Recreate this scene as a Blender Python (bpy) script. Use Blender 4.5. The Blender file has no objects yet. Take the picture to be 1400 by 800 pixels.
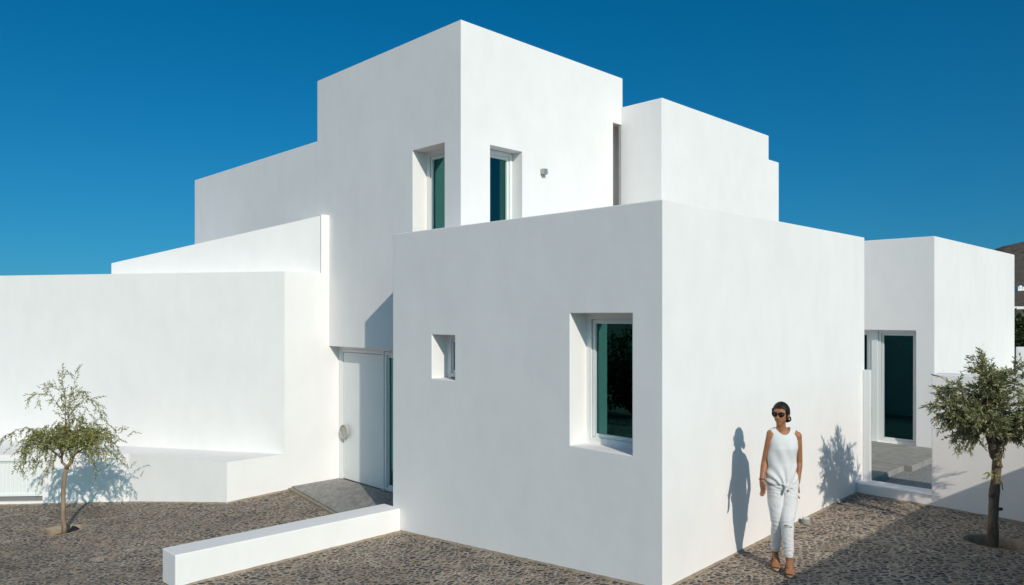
import bpy, bmesh, math, random
from mathutils import Vector, Matrix, noise
R = math.radians
random.seed(7)
S = bpy.context.scene
COL = S.collection
CX, CY = 1.38, 6.84                       # foot of the near corner of the house
DR = (.7115, .7027); DL = (-.7027, .7115)  # the two wall directions

def P(a, b, z=0.0):
    return (CX + a*DR[0] + b*DL[0], CY + a*DR[1] + b*DL[1], z)

KN = [(-60,-.55),(-9,-.52),(-6.2,-.50),(-4.3,-.335),(-3.3,-.29),(-1.45,-.285),(1.38,0),(3.0,.065),(4.6,.132),(6,.105),(60,.1)]
def gz(x, y=0):
    for (x0, z0), (x1, z1) in zip(KN, KN[1:]):
        if x <= x1:
            t = max(0, (x-x0)/(x1-x0)); return z0 + (z1-z0)*t
    return KN[-1][1]

# ------------------------------------------------------------------ objects
def tag(o, label, cat, group=None, kind=None):
    if label: o['label'] = label
    if cat: o['category'] = cat
    if group: o['group'] = group
    if kind: o['kind'] = kind
    return o
def empty(name, loc, label, cat, group=None):
    o = bpy.data.objects.new(name, None); COL.objects.link(o); o.location = loc
    o.empty_display_size = .2
    return tag(o, label, cat, group)
def link(name, me, mat, parent=None, smooth=False):
    o = bpy.data.objects.new(name, me); COL.objects.link(o)
    if mat is not None and not me.materials: me.materials.append(mat)
    if smooth:
        for p in me.polygons: p.use_smooth = True
    if parent is not None:
        o.parent = parent
        o.matrix_parent_inverse = parent_world(parent).inverted()
    return o
def parent_world(p):
    m = Matrix.Translation(p.location) @ p.rotation_euler.to_matrix().to_4x4()
    if p.parent is not None: m = parent_world(p.parent) @ p.matrix_parent_inverse @ m
    return m
def mesh(name, vs, fs):
    me = bpy.data.meshes.new(name); me.from_pydata(vs, [], fs); me.update(); return me
def prism_data(foot, z0, z1):
    """foot: list of (x,y) ccw; z0/z1 number or list"""
    n = len(foot)
    b = z0 if isinstance(z0, (list, tuple)) else [z0]*n
    t = z1 if isinstance(z1, (list, tuple)) else [z1]*n
    vs = [(x, y, b[i]) for i, (x, y) in enumerate(foot)] + [(x, y, t[i]) for i, (x, y) in enumerate(foot)]
    area = sum(foot[i][0]*foot[(i+1) % n][1]-foot[(i+1) % n][0]*foot[i][1] for i in range(n))
    fs = [tuple(range(n-1, -1, -1)), tuple(range(n, 2*n))] + [(i, (i+1) % n, n+(i+1) % n, n+i) for i in range(n)]
    if area < 0: fs = [tuple(reversed(f)) for f in fs]
    return vs, fs
def abfoot(a0, a1, b0, b1):
    return [P(a0, b0)[:2], P(a1, b0)[:2], P(a1, b1)[:2], P(a0, b1)[:2]]
class MB:
    def __init__(s): s.v = []; s.f = []
    def add(s, vs, fs):
        n = len(s.v); s.v += list(vs); s.f += [tuple(i+n for i in f) for f in fs]; return s
    def box(s, a0, a1, b0, b1, z0, z1):
        return s.add(*prism_data(abfoot(min(a0,a1), max(a0,a1), min(b0,b1), max(b0,b1)), z0, z1))
    def prism(s, foot, z0, z1): return s.add(*prism_data(foot, z0, z1))
    def tube(s, pts, rad, n=8):
        pts = [Vector(p) for p in pts]; rings = []
        up = None
        for i, p in enumerate(pts):
            d = (pts[min(i+1, len(pts)-1)] - pts[max(i-1, 0)])
            if d.length < 1e-7: d = Vector((0, 0, 1))
            d.normalize()
            if up is None:
                up = d.orthogonal().normalized()
            else:
                up = (up - d*up.dot(d)); up = up.normalized() if up.length > 1e-5 else d.orthogonal().normalized()
            w = d.cross(up)
            r = rad[i] if isinstance(rad, (list, tuple)) else rad
            rings.append([p + (up*math.cos(2*math.pi*k/n) + w*math.sin(2*math.pi*k/n))*r for k in range(n)])
        base = len(s.v)
        for rg in rings: s.v += [tuple(q) for q in rg]
        for i in range(len(rings)-1):
            for k in range(n):
                a = base+i*n+k; b = base+i*n+(k+1) % n
                s.f.append((a, b, b+n, a+n))
        s.f.append(tuple(base+k for k in range(n-1, -1, -1)))
        s.f.append(tuple(base+(len(rings)-1)*n+k for k in range(n)))
        return s
    def me(s, name): return mesh(name, s.v, s.f)
    def build(s, name, mat, parent=None, smooth=False, bevel=0):
        o = link(name, s.me(name), mat, parent, smooth)
        if bevel: o = bake(o, [], bevel)
        return o
def bake(o, cutters, bevel=.01, seg=2):
    """cut boxes out, round off the outward edges, and store the result as plain mesh"""
    tmp = []
    for i, (vs, fs) in enumerate(cutters):
        c = bpy.data.objects.new('cut', mesh('cut', vs, fs)); COL.objects.link(c); tmp.append(c)
        m = o.modifiers.new('b%d' % i, 'BOOLEAN'); m.operation = 'DIFFERENCE'; m.object = c; m.solver = 'EXACT'
    if tmp:
        dg = bpy.context.evaluated_depsgraph_get(); dg.update()
        o.data = bpy.data.meshes.new_from_object(o.evaluated_get(dg)); o.modifiers.clear(); o.data.name = o.name
    for c in tmp:
        d = c.data; bpy.data.objects.remove(c); bpy.data.meshes.remove(d)
    if bevel:
        bm = bmesh.new(); bm.from_mesh(o.data)
        bmesh.ops.remove_doubles(bm, verts=bm.verts, dist=.0003)
        bmesh.ops.recalc_face_normals(bm, faces=bm.faces)
        es = [e for e in bm.edges if len(e.link_faces) == 2 and e.calc_face_angle_signed(0) > R(25)]
        bmesh.ops.bevel(bm, geom=es, offset=bevel, segments=seg, profile=.5, affect='EDGES', clamp_overlap=True)
        bm.to_mesh(o.data); bm.free()
    return o
def join(o, solids):
    tmp = []
    for i, (vs, fs) in enumerate(solids):
        c = bpy.data.objects.new('add', mesh('add', vs, fs)); COL.objects.link(c); tmp.append(c)
        m = o.modifiers.new('u%d' % i, 'BOOLEAN'); m.operation = 'UNION'; m.object = c; m.solver = 'EXACT'
    dg = bpy.context.evaluated_depsgraph_get(); dg.update()
    me = bpy.data.meshes.new_from_object(o.evaluated_get(dg)); o.modifiers.clear(); o.data = me
    bm = bmesh.new(); bm.from_mesh(me); bmesh.ops.remove_doubles(bm, verts=bm.verts, dist=.0008)
    bmesh.ops.dissolve_limit(bm, angle_limit=R(.5), verts=bm.verts, edges=bm.edges); bm.to_mesh(me); bm.free()
    for c in tmp:
        d = c.data; bpy.data.objects.remove(c); bpy.data.meshes.remove(d)
    return o
def cut(a0, a1, b0, b1, z0, z1): return prism_data(abfoot(a0, a1, b0, b1), z0, z1)

# ------------------------------------------------------------------ materials
def newmat(name):
    m = bpy.data.materials.new(name); m.use_nodes = True; nt = m.node_tree
    bs = nt.nodes['Principled BSDF']; return m, nt, bs
def nd(nt, t, **k):
    n = nt.nodes.new(t)
    for a, b in k.items():
        if a in n.inputs: n.inputs[a].default_value = b
        else: setattr(n, a, b)
    return n
def simple(name, col, rough=.6, spec=.3, metal=0):
    m, nt, bs = newmat(name)
    bs.inputs['Base Color'].default_value = (*col, 1); bs.inputs['Roughness'].default_value = rough
    bs.inputs['Specular IOR Level'].default_value = spec; bs.inputs['Metallic'].default_value = metal
    return m
def varied(name, stops, scale, rough=.8, spec=.2, bump=.0, bscale=40, dist=.01, detail=6, stretch=None):
    m, nt, bs = newmat(name); L = nt.links.new
    tc = nd(nt, 'ShaderNodeTexCoord'); mp = nd(nt, 'ShaderNodeMapping')
    L(tc.outputs['Object'], mp.inputs['Vector'])
    if stretch: mp.inputs['Scale'].default_value = stretch
    n = nd(nt, 'ShaderNodeTexNoise', Scale=scale, Detail=detail, Roughness=.6)
    L(mp.outputs[0], n.inputs['Vector'])
    cr = nd(nt, 'ShaderNodeValToRGB'); L(n.outputs['Fac'], cr.inputs['Fac'])
    el = cr.color_ramp.elements
    while len(el) < len(stops): el.new(.5)
    for e, (p, c) in zip(el, stops): e.position = p; e.color = (*c, 1)
    L(cr.outputs[0], bs.inputs['Base Color'])
    bs.inputs['Roughness'].default_value = rough; bs.inputs['Specular IOR Level'].default_value = spec
    if bump:
        n2 = nd(nt, 'ShaderNodeTexNoise', Scale=bscale, Detail=5, Roughness=.6); L(mp.outputs[0], n2.inputs['Vector'])
        bp = nd(nt, 'ShaderNodeBump', Strength=bump, Distance=dist); L(n2.outputs['Fac'], bp.inputs['Height'])
        L(bp.outputs[0], bs.inputs['Normal'])
    return m

def plaster(name='white_plaster', tone=(1, 1, 1)):
    m, nt, bs = newmat(name); L = nt.links.new
    tc = nd(nt, 'ShaderNodeTexCoord')
    def noisy(scale, detail, st=(1, 1, 1), rough=.55):
        mp = nd(nt, 'ShaderNodeMapping'); mp.inputs['Scale'].default_value = st; L(tc.outputs['Object'], mp.inputs['Vector'])
        n = nd(nt, 'ShaderNodeTexNoise', Scale=scale, Detail=detail, Roughness=rough); L(mp.outputs[0], n.inputs['Vector']); return n
    broad = noisy(.9, 5); streak = noisy(2.6, 6, (1.6, 1.6, .8)); fine = noisy(22, 6)
    a = nd(nt, 'ShaderNodeMath', operation='ADD'); L(broad.outputs['Fac'], a.inputs[0]); L(streak.outputs['Fac'], a.inputs[1])
    b = nd(nt, 'ShaderNodeMath', operation='MULTIPLY'); L(a.outputs[0], b.inputs[0]); b.inputs[1].default_value = .5
    cr = nd(nt, 'ShaderNodeValToRGB'); L(b.outputs[0], cr.inputs['Fac'])
    e = cr.color_ramp.elements
    e[0].position = .33; e[0].color = (.772*tone[0], .738*tone[1], .730*tone[2], 1)
    e[1].position = .62; e[1].color = (.820*tone[0], .784*tone[1], .774*tone[2], 1)
    L(cr.outputs[0], bs.inputs['Base Color'])
    bs.inputs['Roughness'].default_value = .9; bs.inputs['Specular IOR Level'].default_value = .12
    trowel = noisy(3.2, 4, (1, 1, 1.3), .5)
    b1 = nd(nt, 'ShaderNodeBump', Strength=.34, Distance=.009); L(trowel.outputs['Fac'], b1.inputs['Height'])
    b2 = nd(nt, 'ShaderNodeBump', Strength=.22, Distance=.003); L(fine.outputs['Fac'], b2.inputs['Height']); L(b1.outputs[0], b2.inputs['Normal'])
    b3n = noisy(140, 3)
    b3 = nd(nt, 'ShaderNodeBump', Strength=.2, Distance=.001); L(b3n.outputs['Fac'], b3.inputs['Height']); L(b2.outputs[0], b3.inputs['Normal'])
    L(b3.outputs[0], bs.inputs['Normal'])
    return m
WHITE = plaster()

def cobble():
    m, nt, bs = newmat('cobbled_stone'); L = nt.links.new
    tc = nd(nt, 'ShaderNodeTexCoord')
    # a little warp so no stone is a straight-edged cell
    wn = nd(nt, 'ShaderNodeTexNoise', Scale=9., Detail=3); L(tc.outputs['Object'], wn.inputs['Vector'])
    ws = nd(nt, 'ShaderNodeVectorMath', operation='MULTIPLY_ADD')
    L(wn.outputs['Color'], ws.inputs[0]); ws.inputs[1].default_value = (.065, .065, 0); L(tc.outputs['Object'], ws.inputs[2])
    mp = nd(nt, 'ShaderNodeMapping'); L(ws.outputs[0], mp.inputs['Vector'])
    mp.inputs['Rotation'].default_value = (0, 0, R(12)); mp.inputs['Scale'].default_value = (.82, 1.12, 1)
    def vor(feat, sc):
        v = nd(nt, 'ShaderNodeTexVoronoi', voronoi_dimensions='2D', feature=feat, Scale=sc, Randomness=.95); L(mp.outputs[0], v.inputs['Vector']); return v
    pn_ = nd(nt, 'ShaderNodeTexNoise', Scale=2.1, Detail=3); L(tc.outputs['Object'], pn_.inputs['Vector'])
    gt = nd(nt, 'ShaderNodeMath', operation='GREATER_THAN'); L(pn_.outputs['Fac'], gt.inputs[0]); gt.inputs[1].default_value = .52
    veA = vor('DISTANCE_TO_EDGE', 14.5); vcA = vor('F1', 14.5); veB = vor('DISTANCE_TO_EDGE', 19.5); vcB = vor('F1', 19.5)
    ve = nd(nt, 'ShaderNodeMix'); L(gt.outputs[0], ve.inputs[0]); L(veA.outputs['Distance'], ve.inputs[2]); L(veB.outputs['Distance'], ve.inputs[3])
    vc = nd(nt, 'ShaderNodeMix', data_type='RGBA'); L(gt.outputs[0], vc.inputs[0]); L(vcA.outputs['Color'], vc.inputs[6]); L(vcB.outputs['Color'], vc.inputs[7])
    veD = ve.outputs[0]; vcC = vc.outputs[2]
    sm = vor('DISTANCE_TO_EDGE', 37.); smc = vor('F1', 37.)
    # mask of the big stones, its threshold wandering so gaps differ in width
    gn = nd(nt, 'ShaderNodeTexNoise', Scale=14., Detail=4); L(tc.outputs['Object'], gn.inputs['Vector'])
    thr = nd(nt, 'ShaderNodeMapRange'); L(gn.outputs['Fac'], thr.inputs['Value'])
    thr.inputs['From Min'].default_value = .3; thr.inputs['From Max'].default_value = .7
    thr.inputs['To Min'].default_value = .05; thr.inputs['To Max'].default_value = .22
    d = nd(nt, 'ShaderNodeMath', operation='SUBTRACT'); L(veD, d.inputs[0]); L(thr.outputs[0], d.inputs[1])
    st = nd(nt, 'ShaderNodeMapRange', interpolation_type='SMOOTHSTEP'); L(d.outputs[0], st.inputs['Value'])
    st.inputs['From Min'].default_value = -.01; st.inputs['From Max'].default_value = .05
    # small stones in the gaps
    s2 = nd(nt, 'ShaderNodeMapRange', interpolation_type='SMOOTHSTEP'); L(sm.outputs['Distance'], s2.inputs['Value'])
    s2.inputs['From Min'].default_value = .10; s2.inputs['From Max'].default_value = .2
    s2.inputs['To Max'].default_value = .6
    mx = nd(nt, 'ShaderNodeMath', operation='MAXIMUM'); L(st.outputs[0], mx.inputs[0]); L(s2.outputs[0], mx.inputs[1])
    def ramp(src, stops):
        sp = nd(nt, 'ShaderNodeSeparateColor'); L(src, sp.inputs[0])
        cr = nd(nt, 'ShaderNodeValToRGB'); cr.color_ramp.interpolation = 'LINEAR'; L(sp.outputs[0], cr.inputs['Fac'])
        e = cr.color_ramp.elements
        while len(e) < len(stops): e.new(.5)
        for q, (p, c) in zip(e, stops): q.position = p; q.color = (*c, 1)
        return cr
    stops = [(0, (.034, .031, .032)), (.24, (.070, .060, .056)), (.42, (.125, .100, .085)), (.56, (.21, .158, .118)), (.66, (.058, .056, .060)), (.80, (.19, .158, .132)), (.90, (.33, .19, .11)), (1, (.40, .33, .26))]
    c1 = ramp(vcC, stops); c2 = ramp(smc.outputs['Color'], stops)
    mixs = nd(nt, 'ShaderNodeMix', data_type='RGBA'); L(st.outputs[0], mixs.inputs[0]); L(c2.outputs[0], mixs.inputs[6]); L(c1.outputs[0], mixs.inputs[7])
    sn = nd(nt, 'ShaderNodeTexNoise', Scale=60., Detail=5, Roughness=.7); L(tc.outputs['Object'], sn.inputs['Vector'])
    mot = nd(nt, 'ShaderNodeMix', data_type='RGBA', blend_type='OVERLAY'); mot.inputs[0].default_value = .55
    L(mixs.outputs[2], mot.inputs[6]); L(sn.outputs['Fac'], mot.inputs[7])
    mn = nd(nt, 'ShaderNodeTexNoise', Scale=5., Detail=6); L(tc.outputs['Object'], mn.inputs['Vector'])
    mr = nd(nt, 'ShaderNodeValToRGB'); L(mn.outputs['Fac'], mr.inputs['Fac'])
    mr.color_ramp.elements[0].position = .3; mr.color_ramp.elements[0].color = (.36, .285, .22, 1)
    mr.color_ramp.elements[1].position = .7; mr.color_ramp.elements[1].color = (.60, .50, .40, 1)
    fin = nd(nt, 'ShaderNodeMix', data_type='RGBA'); L(mx.outputs[0], fin.inputs[0]); L(mr.outputs[0], fin.inputs[6]); L(mot.outputs[2], fin.inputs[7])
    bn = nd(nt, 'ShaderNodeTexNoise', Scale=.9, Detail=4); L(tc.outputs['Object'], bn.inputs['Vector'])
    br = nd(nt, 'ShaderNodeMapRange'); L(bn.outputs['Fac'], br.inputs['Value']); br.inputs['From Min'].default_value = .3; br.inputs['From Max'].default_value = .7; br.inputs['To Min'].default_value = .82; br.inputs['To Max'].default_value = 1.22
    bm_ = nd(nt, 'ShaderNodeVectorMath', operation='SCALE'); L(fin.outputs[2], bm_.inputs[0]); L(br.outputs[0], bm_.inputs['Scale'])
    L(bm_.outputs[0], bs.inputs['Base Color'])
    bs.inputs['Roughness'].default_value = .75; bs.inputs['Specular IOR Level'].default_value = .3
    # height: rounded tops, plus tilt per stone from its random colour
    hh = nd(nt, 'ShaderNodeMapRange'); L(d.outputs[0], hh.inputs['Value']); hh.inputs['From Min'].default_value = -.01; hh.inputs['From Max'].default_value = .3
    pw = nd(nt, 'ShaderNodeMath', operation='POWER'); L(hh.outputs[0], pw.inputs[0]); pw.inputs[1].default_value = .5
    ad = nd(nt, 'ShaderNodeMath', operation='MULTIPLY_ADD'); L(s2.outputs[0], ad.inputs[0]); ad.inputs[1].default_value = .35; L(pw.outputs[0], ad.inputs[2])
    ad2 = nd(nt, 'ShaderNodeMath', operation='MULTIPLY_ADD'); L(sn.outputs['Fac'], ad2.inputs[0]); ad2.inputs[1].default_value = .35; L(ad.outputs[0], ad2.inputs[2])
    sp = nd(nt, 'ShaderNodeSeparateColor'); L(vcC, sp.inputs[0])
    ad3 = nd(nt, 'ShaderNodeMath', operation='MULTIPLY_ADD'); L(sp.outputs[1], ad3.inputs[0]); ad3.inputs[1].default_value = .5; L(ad2.outputs[0], ad3.inputs[2])
    bp = nd(nt, 'ShaderNodeBump', Strength=.95, Distance=.014); L(ad3.outputs[0], bp.inputs['Height']); L(bp.outputs[0], bs.inputs['Normal'])
    return m
COBBLE = cobble()
SLATE = varied('grey_slate', [(.3, (.17, .16, .15)), (.5, (.25, .235, .22)), (.7, (.33, .315, .295))], 6, .6, .3, .3, 45, .004, stretch=(3.2, 1, 1))
CONCRETE = varied('poured_concrete', [(.3, (.23, .215, .195)), (.7, (.34, .32, .295))], 5, .8, .2, .3, 60, .003)
GRAVEL = varied('grey_gravel', [(.35, (.13, .13, .13)), (.5, (.26, .255, .25)), (.65, (.42, .41, .40))], 70, .9, .2, .9, 70, .02)
SAND = varied('sandy_mortar', [(.3, (.24, .185, .135)), (.7, (.38, .31, .235))], 20, .9, .1, .3, 80, .004)
SOIL = varied('dry_soil', [(.3, (.12, .075, .045)), (.7, (.28, .19, .12))], 25, .95, .1, .8, 50, .02)
EARTH = varied('dry_earth', [(.3, (.16, .12, .085)), (.5, (.22, .175, .125)), (.7, (.30, .25, .18))], .35, .95, .1, .5, 3, .05, 10)
FRAME = simple('white_window_frame', (.72, .73, .72), .35, .4)
DOORW = varied('white_lacquered_door', [(.3, (.70, .705, .70)), (.7, (.73, .735, .73))], 3, .4, .35, .05, 8, .003)
CURTAIN = varied('pale_curtain', [(.3, (.55, .6, .57)), (.7, (.66, .7, .67))], 5, .9, .1, .2, 10, .01, stretch=(6, 6, .2))
ROOM = simple('dark_room', (.035, .04, .042), .9, .1)  # near-black colour stands in for the dimness of unlit rooms
METAL = simple('brushed_steel', (.42, .41, .38), .45, .5, .6)
DARKGAP = simple('gap_shade', (.20, .195, .19), .9, .1)  # grey that carries the shade of the slot under the panel

def glass(gcol=(.20, .66, .62), tcol=(.30, .46, .44)):
    m = bpy.data.materials.new('tinted_glass'); m.use_nodes = True; nt = m.node_tree; nt.nodes.clear(); L = nt.links.new
    out = nd(nt, 'ShaderNodeOutputMaterial'); mx = nd(nt, 'ShaderNodeMixShader'); fr = nd(nt, 'ShaderNodeFresnel', IOR=2.7)
    tr = nd(nt, 'ShaderNodeBsdfTransparent'); tr.inputs['Color'].default_value = (*tcol, 1)
    gl = nd(nt, 'ShaderNodeBsdfGlossy'); gl.inputs['Roughness'].default_value = .004; gl.inputs['Color'].default_value = (*gcol, 1)
    L(fr.outputs[0], mx.inputs[0]); L(tr.outputs[0], mx.inputs[1]); L(gl.outputs[0], mx.inputs[2]); L(mx.outputs[0], out.inputs['Surface'])
    return m
GLASS = glass()
GLASS2 = glass((.06, .26, .28), (.10, .2, .2))

# ------------------------------------------------------------------ ground
PITS = [(5.1, 7.9, .29), (-6.3, 10.5, .27)]
def paving():
    st = .1; vs = []; fs = []; idx = {}
    x0, x1, y0, y1 = -14., 10., 1., 15.
    def V(i, j):
        k = (i, j)
        if k not in idx:
            x = x0+i*st; y = y0+j*st
            h = .010*noise.noise(Vector((x*.8, y*.8, 3))) + .004*noise.noise(Vector((x*3, y*3, 1)))
            idx[k] = len(vs); vs.append((x, y, gz(x) + h))
        return idx[k]
    sq = []
    for cx, cy, r in PITS:
        ci = round((cx-x0)/st); cj = round((cy-y0)/st); sq.append((ci-6, cj-6, ci+6, cj+6, cx, cy, r))
    # region inside the garden only: keep cells outside the rear courtyard
    for i in range(int((x1-x0)/st)):
        for j in range(int((y1-y0)/st)):
            if any(a <= i < c and b <= j < d for a, b, c, d, *_ in sq): continue
            x = x0+(i+.5)*st; y = y0+(j+.5)*st
            a = (x-CX)*DR[0]+(y-CY)*DR[1]
            if a > 4.72 and y > 6: continue
            if a > 1.6 and (x-CX)*DL[0]+(y-CY)*DL[1] > .3: continue
            fs.append((V(i, j), V(i+1, j), V(i+1, j+1), V(i, j+1)))
    for a, b, c, d, cx, cy, r in sq:
        per = [(i, b) for i in range(a, c)] + [(c, j) for j in range(b, d)] + [(i, d) for i in range(c, a, -1)] + [(a, j) for j in range(d, b, -1)]
        ids = [V(*p) for p in per]; ring = []
        for p in per:
            dx = x0+p[0]*st-cx; dy = y0+p[1]*st-cy; l = math.hypot(dx, dy); ang = math.atan2(dy, dx)
            rr = r*(1+.05*math.sin(3*ang+cx)+.03*math.sin(7*ang))
            ring.append(len(vs)); vs.append((cx+dx/l*rr, cy+dy/l*rr, gz(cx+dx/l*rr)+.004))
        n = len(ids)
        for k in range(n):
            fs.append((ids[k], ids[(k+1) % n], ring[(k+1) % n], ring[k]))
    o = link('cobbled_paving', mesh('cobbled_paving', vs, fs), COBBLE, None, True)
    tag(o, None, None, kind='structure')
paving()

def joint(pts, n0):
    vs = []; fs = []; out = []
    for (p, q) in zip(pts, pts[1:]):
        L_ = math.hypot(q[0]-p[0], q[1]-p[1]); n = max(2, int(L_/.04))
        nx, ny = (q[1]-p[1])/L_, -(q[0]-p[0])/L_
        for i in range(n+1):
            t = i/n; x = p[0]+(q[0]-p[0])*t; y = p[1]+(q[1]-p[1])*t
            w = .018+.022*(noise.noise(Vector((x*6, y*6, n0)))+.3)+.010*noise.noise(Vector((x*25, y*25, n0)))
            w = max(.004, w); k = len(vs); z = gz(x)
            vs += [(x-nx*.01, y-ny*.01, z+.022+.006*noise.noise(Vector((x*9, y*9, 1)))), (x+nx*w*.6, y+ny*w*.6, z+.013), (x+nx*w, y+ny*w, z-.004)]
            if i: fs += [(k-3, k, k+1, k-2), (k-2, k+1, k+2, k-1)]
    return vs, fs
jm = MB()
for k, pts in enumerate([[P(0, 4.016), P(0, 0)], [P(0, 0), P(4.547, 0)], [P(4.547, 0), P(4.547, -3.6)], [P(-2.846, 4.016), P(0, 4.016)], [(-12.2, 11.75), (-8.16, 11.92), (-6.17, 12.04), P(-.895, 7.212)], [P(-.895, 7.212), P(.15, 7.212)]]):
    jm.add(*joint(pts, k*7.3))
o = jm.build('mortar_joint', SAND, None, True); tag(o, None, None, kind='structure')

def pit(cx, cy, r, label):
    t = empty('planting_hole', (cx, cy, gz(cx)-.12), label, 'planting hole', 'round planting holes in the cobbles')
    n = 48; zt = gz(cx)
    vs = []; fs = []
    prof = [(1.07, .003), (1.01, .010), (.96, .004), (.93, -.04), (.92, -.16)]
    for pr, pz in prof:
        for k in range(n):
            a = 2*math.pi*k/n; rr = r*pr*(1+.05*math.sin(3*a+cx)+.03*math.sin(7*a))
            vs.append((cx+math.cos(a)*rr, cy+math.sin(a)*rr, gz(cx+math.cos(a)*rr)+pz))
    for i in range(len(prof)-1):
        for k in range(n):
            fs.append((i*n+k, i*n+(k+1) % n, (i+1)*n+(k+1) % n, (i+1)*n+k))
    link('mortar_rim', mesh('mortar_rim', vs, fs), SAND, t, True)
    vs = [(cx, cy, zt-.05)]; fs = []
    for i in range(1, 7):
        for k in range(n):
            a = 2*math.pi*k/n; rr = r*i/6
            vs.append((cx+math.cos(a)*rr, cy+math.sin(a)*rr, zt-.075-.03*i/6+.02*noise.noise(Vector((cx+math.cos(a)*rr*14, math.sin(a)*rr*14, i)))))
    for k in range(n): fs.append((0, 1+k, 1+(k+1) % n))
    for i in range(5):
        for k in range(n):
            fs.append((1+i*n+k, 1+(i+1)*n+k, 1+(i+1)*n+(k+1) % n, 1+i*n+(k+1) % n))
    link('soil', mesh('soil', vs, fs), SOIL, t, True)
pit(*PITS[0], 'round soil-filled planting hole at the foot of the thick right olive tree')
pit(*PITS[1], 'round planting hole with pale mortar rim at the foot of the thin left tree')
# black irrigation pipe ends in the holes
PIPE = simple('black_plastic_pipe', (.012, .012, .013), .4, .4)
def pipe(name, p0, p1, r, label):
    p0 = Vector(p0); p1 = Vector(p1); d = (p1-p0).normalized()
    b = MB()
    u = d.orthogonal().normalized(); w = d.cross(u); n = 20
    prof = [(0, r), ((p1-p0).length, r), ((p1-p0).length, r*.82), (.01, r*.82)]
    for l, rr in prof:
        for k in range(n):
            q = p0+d*l+(u*math.cos(2*math.pi*k/n)+w*math.sin(2*math.pi*k/n))*rr; b.v.append(tuple(q))
    for i in range(3):
        for k in range(n): b.f.append((i*n+k, i*n+(k+1) % n, (i+1)*n+(k+1) % n, (i+1)*n+k))
    tag(b.build(name, PIPE, None, True), label, 'pipe', 'black irrigation pipe ends')
pipe('irrigation_pipe', (-6.19, 10.42, -.60), (-6.10, 10.46, -.455), .06, 'short black irrigation pipe end sticking up beside the thin left tree trunk')
pipe('irrigation_pipe', (4.93, 7.93, -.06), (4.90, 7.90, .055), .045, 'short black irrigation pipe end in the planting hole of the right olive tree')

def big_ground():
    vs = []; fs = []
    # one sheet: fine rings near the house, reaching the horizon
    rs = [0, 4, 8, 12, 16, 22, 35, 60, 110, 200, 400, 900, 2000, 6000]; n = 72
    vs.append((0, 7, -.45))
    for r in rs[1:]:
        for k in range(n):
            a = 2*math.pi*k/n; x = r*math.cos(a); y = 7+r*math.sin(a)
            vs.append((x, y, (gz(x)-.09 if r < 30 else -.5)))
    for k in range(n): fs.append((0, 1+k, 1+(k+1) % n))
    for i in range(len(rs)-2):
        for k in range(n):
            fs.append((1+i*n+k, 1+(i+1)*n+k, 1+(i+1)*n+(k+1) % n, 1+i*n+(k+1) % n))
    # drop the cells lying under the holes
    o = link('ground', mesh('ground', vs, fs), EARTH, None, True)
    for v in o.data.vertices:
        if math.hypot(v.co.x, v.co.y-7) < 13: v.co.z -= .35
    tag(o, None, None, kind='structure')
big_ground()

def hills():
    m = varied('dry_hillside', [(.32, (.09, .062, .048)), (.47, (.17, .13, .105)), (.56, (.10, .09, .062)), (.70, (.30, .25, .215))], .03, .95, .05, .8, .03, 12, 12)
    vs = []; fs = []; nr = 70; na = 200
    for i in range(nr+1):
        r = 150*(3600/150)**(i/nr)
        for k in range(na+1):
            az = -1.0+2.15*k/na; ray = math.tan(az*.72)
            x = r*math.sin(az*.72); y = r*math.cos(az*.72)
            g = 1/(1+math.exp(-(ray-.60)/.028))*.97+.03
            g *= 1-.25*max(0, ray-.85)
            D = y
            pts = [(0, 0), (150, -.6), (350, 1.6), (700, 13), (1100, 42), (1700, 110), (2400, 250), (2900, 290), (4000, 170)]
            h = 0
            for (d0, h0), (d1, h1) in zip(pts, pts[1:]):
                if d0 <= D <= d1: h = h0+(h1-h0)*(D-d0)/(d1-d0)
            if D > 600:
                h *= 1+.10*noise.fractal(Vector((x*.0016, y*.0016, 0)), 1, 2, 6)
            h = h*g if h > 0 else h
            vs.append((x, y, h-.5))
    for i in range(nr):
        for k in range(na):
            a = i*(na+1)+k; fs.append((a, a+1, a+na+2, a+na+1))
    o = link('hills', mesh('hills', vs, fs), m, None, True); tag(o, None, None, kind='structure')
    return vs, na, nr
hills()
def hill_z(D):
    pts = [(0, 0), (150, -.6), (350, 1.6), (700, 13), (1100, 42), (1700, 110)]
    for (d0, h0), (d1, h1) in zip(pts, pts[1:]):
        if d0 <= D <= d1: return h0+(h1-h0)*(D-d0)/(d1-d0)-.5
for i, (D, h, lab) in enumerate([(240, 1.1, 'long low white field wall crossing behind the dark shrubs'), (520, 1.8, 'thin distant white terrace wall higher up the brown slope')]):
    z = hill_z(D)*.95
    b = MB(); pts = [(D*.62, D), (D*.67, D+2), (D*.72, D-1), (D*.80, D+3)]
    for (xa, ya), (xb, yb) in zip(pts, pts[1:]):
        b.prism([(xa, ya), (xb, yb), (xb, yb+.8), (xa, ya+.8)], z-6, z+h)
    o = b.build('field_wall', WHITE); tag(o, lab, 'wall', 'white walls in the far fields')
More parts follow.
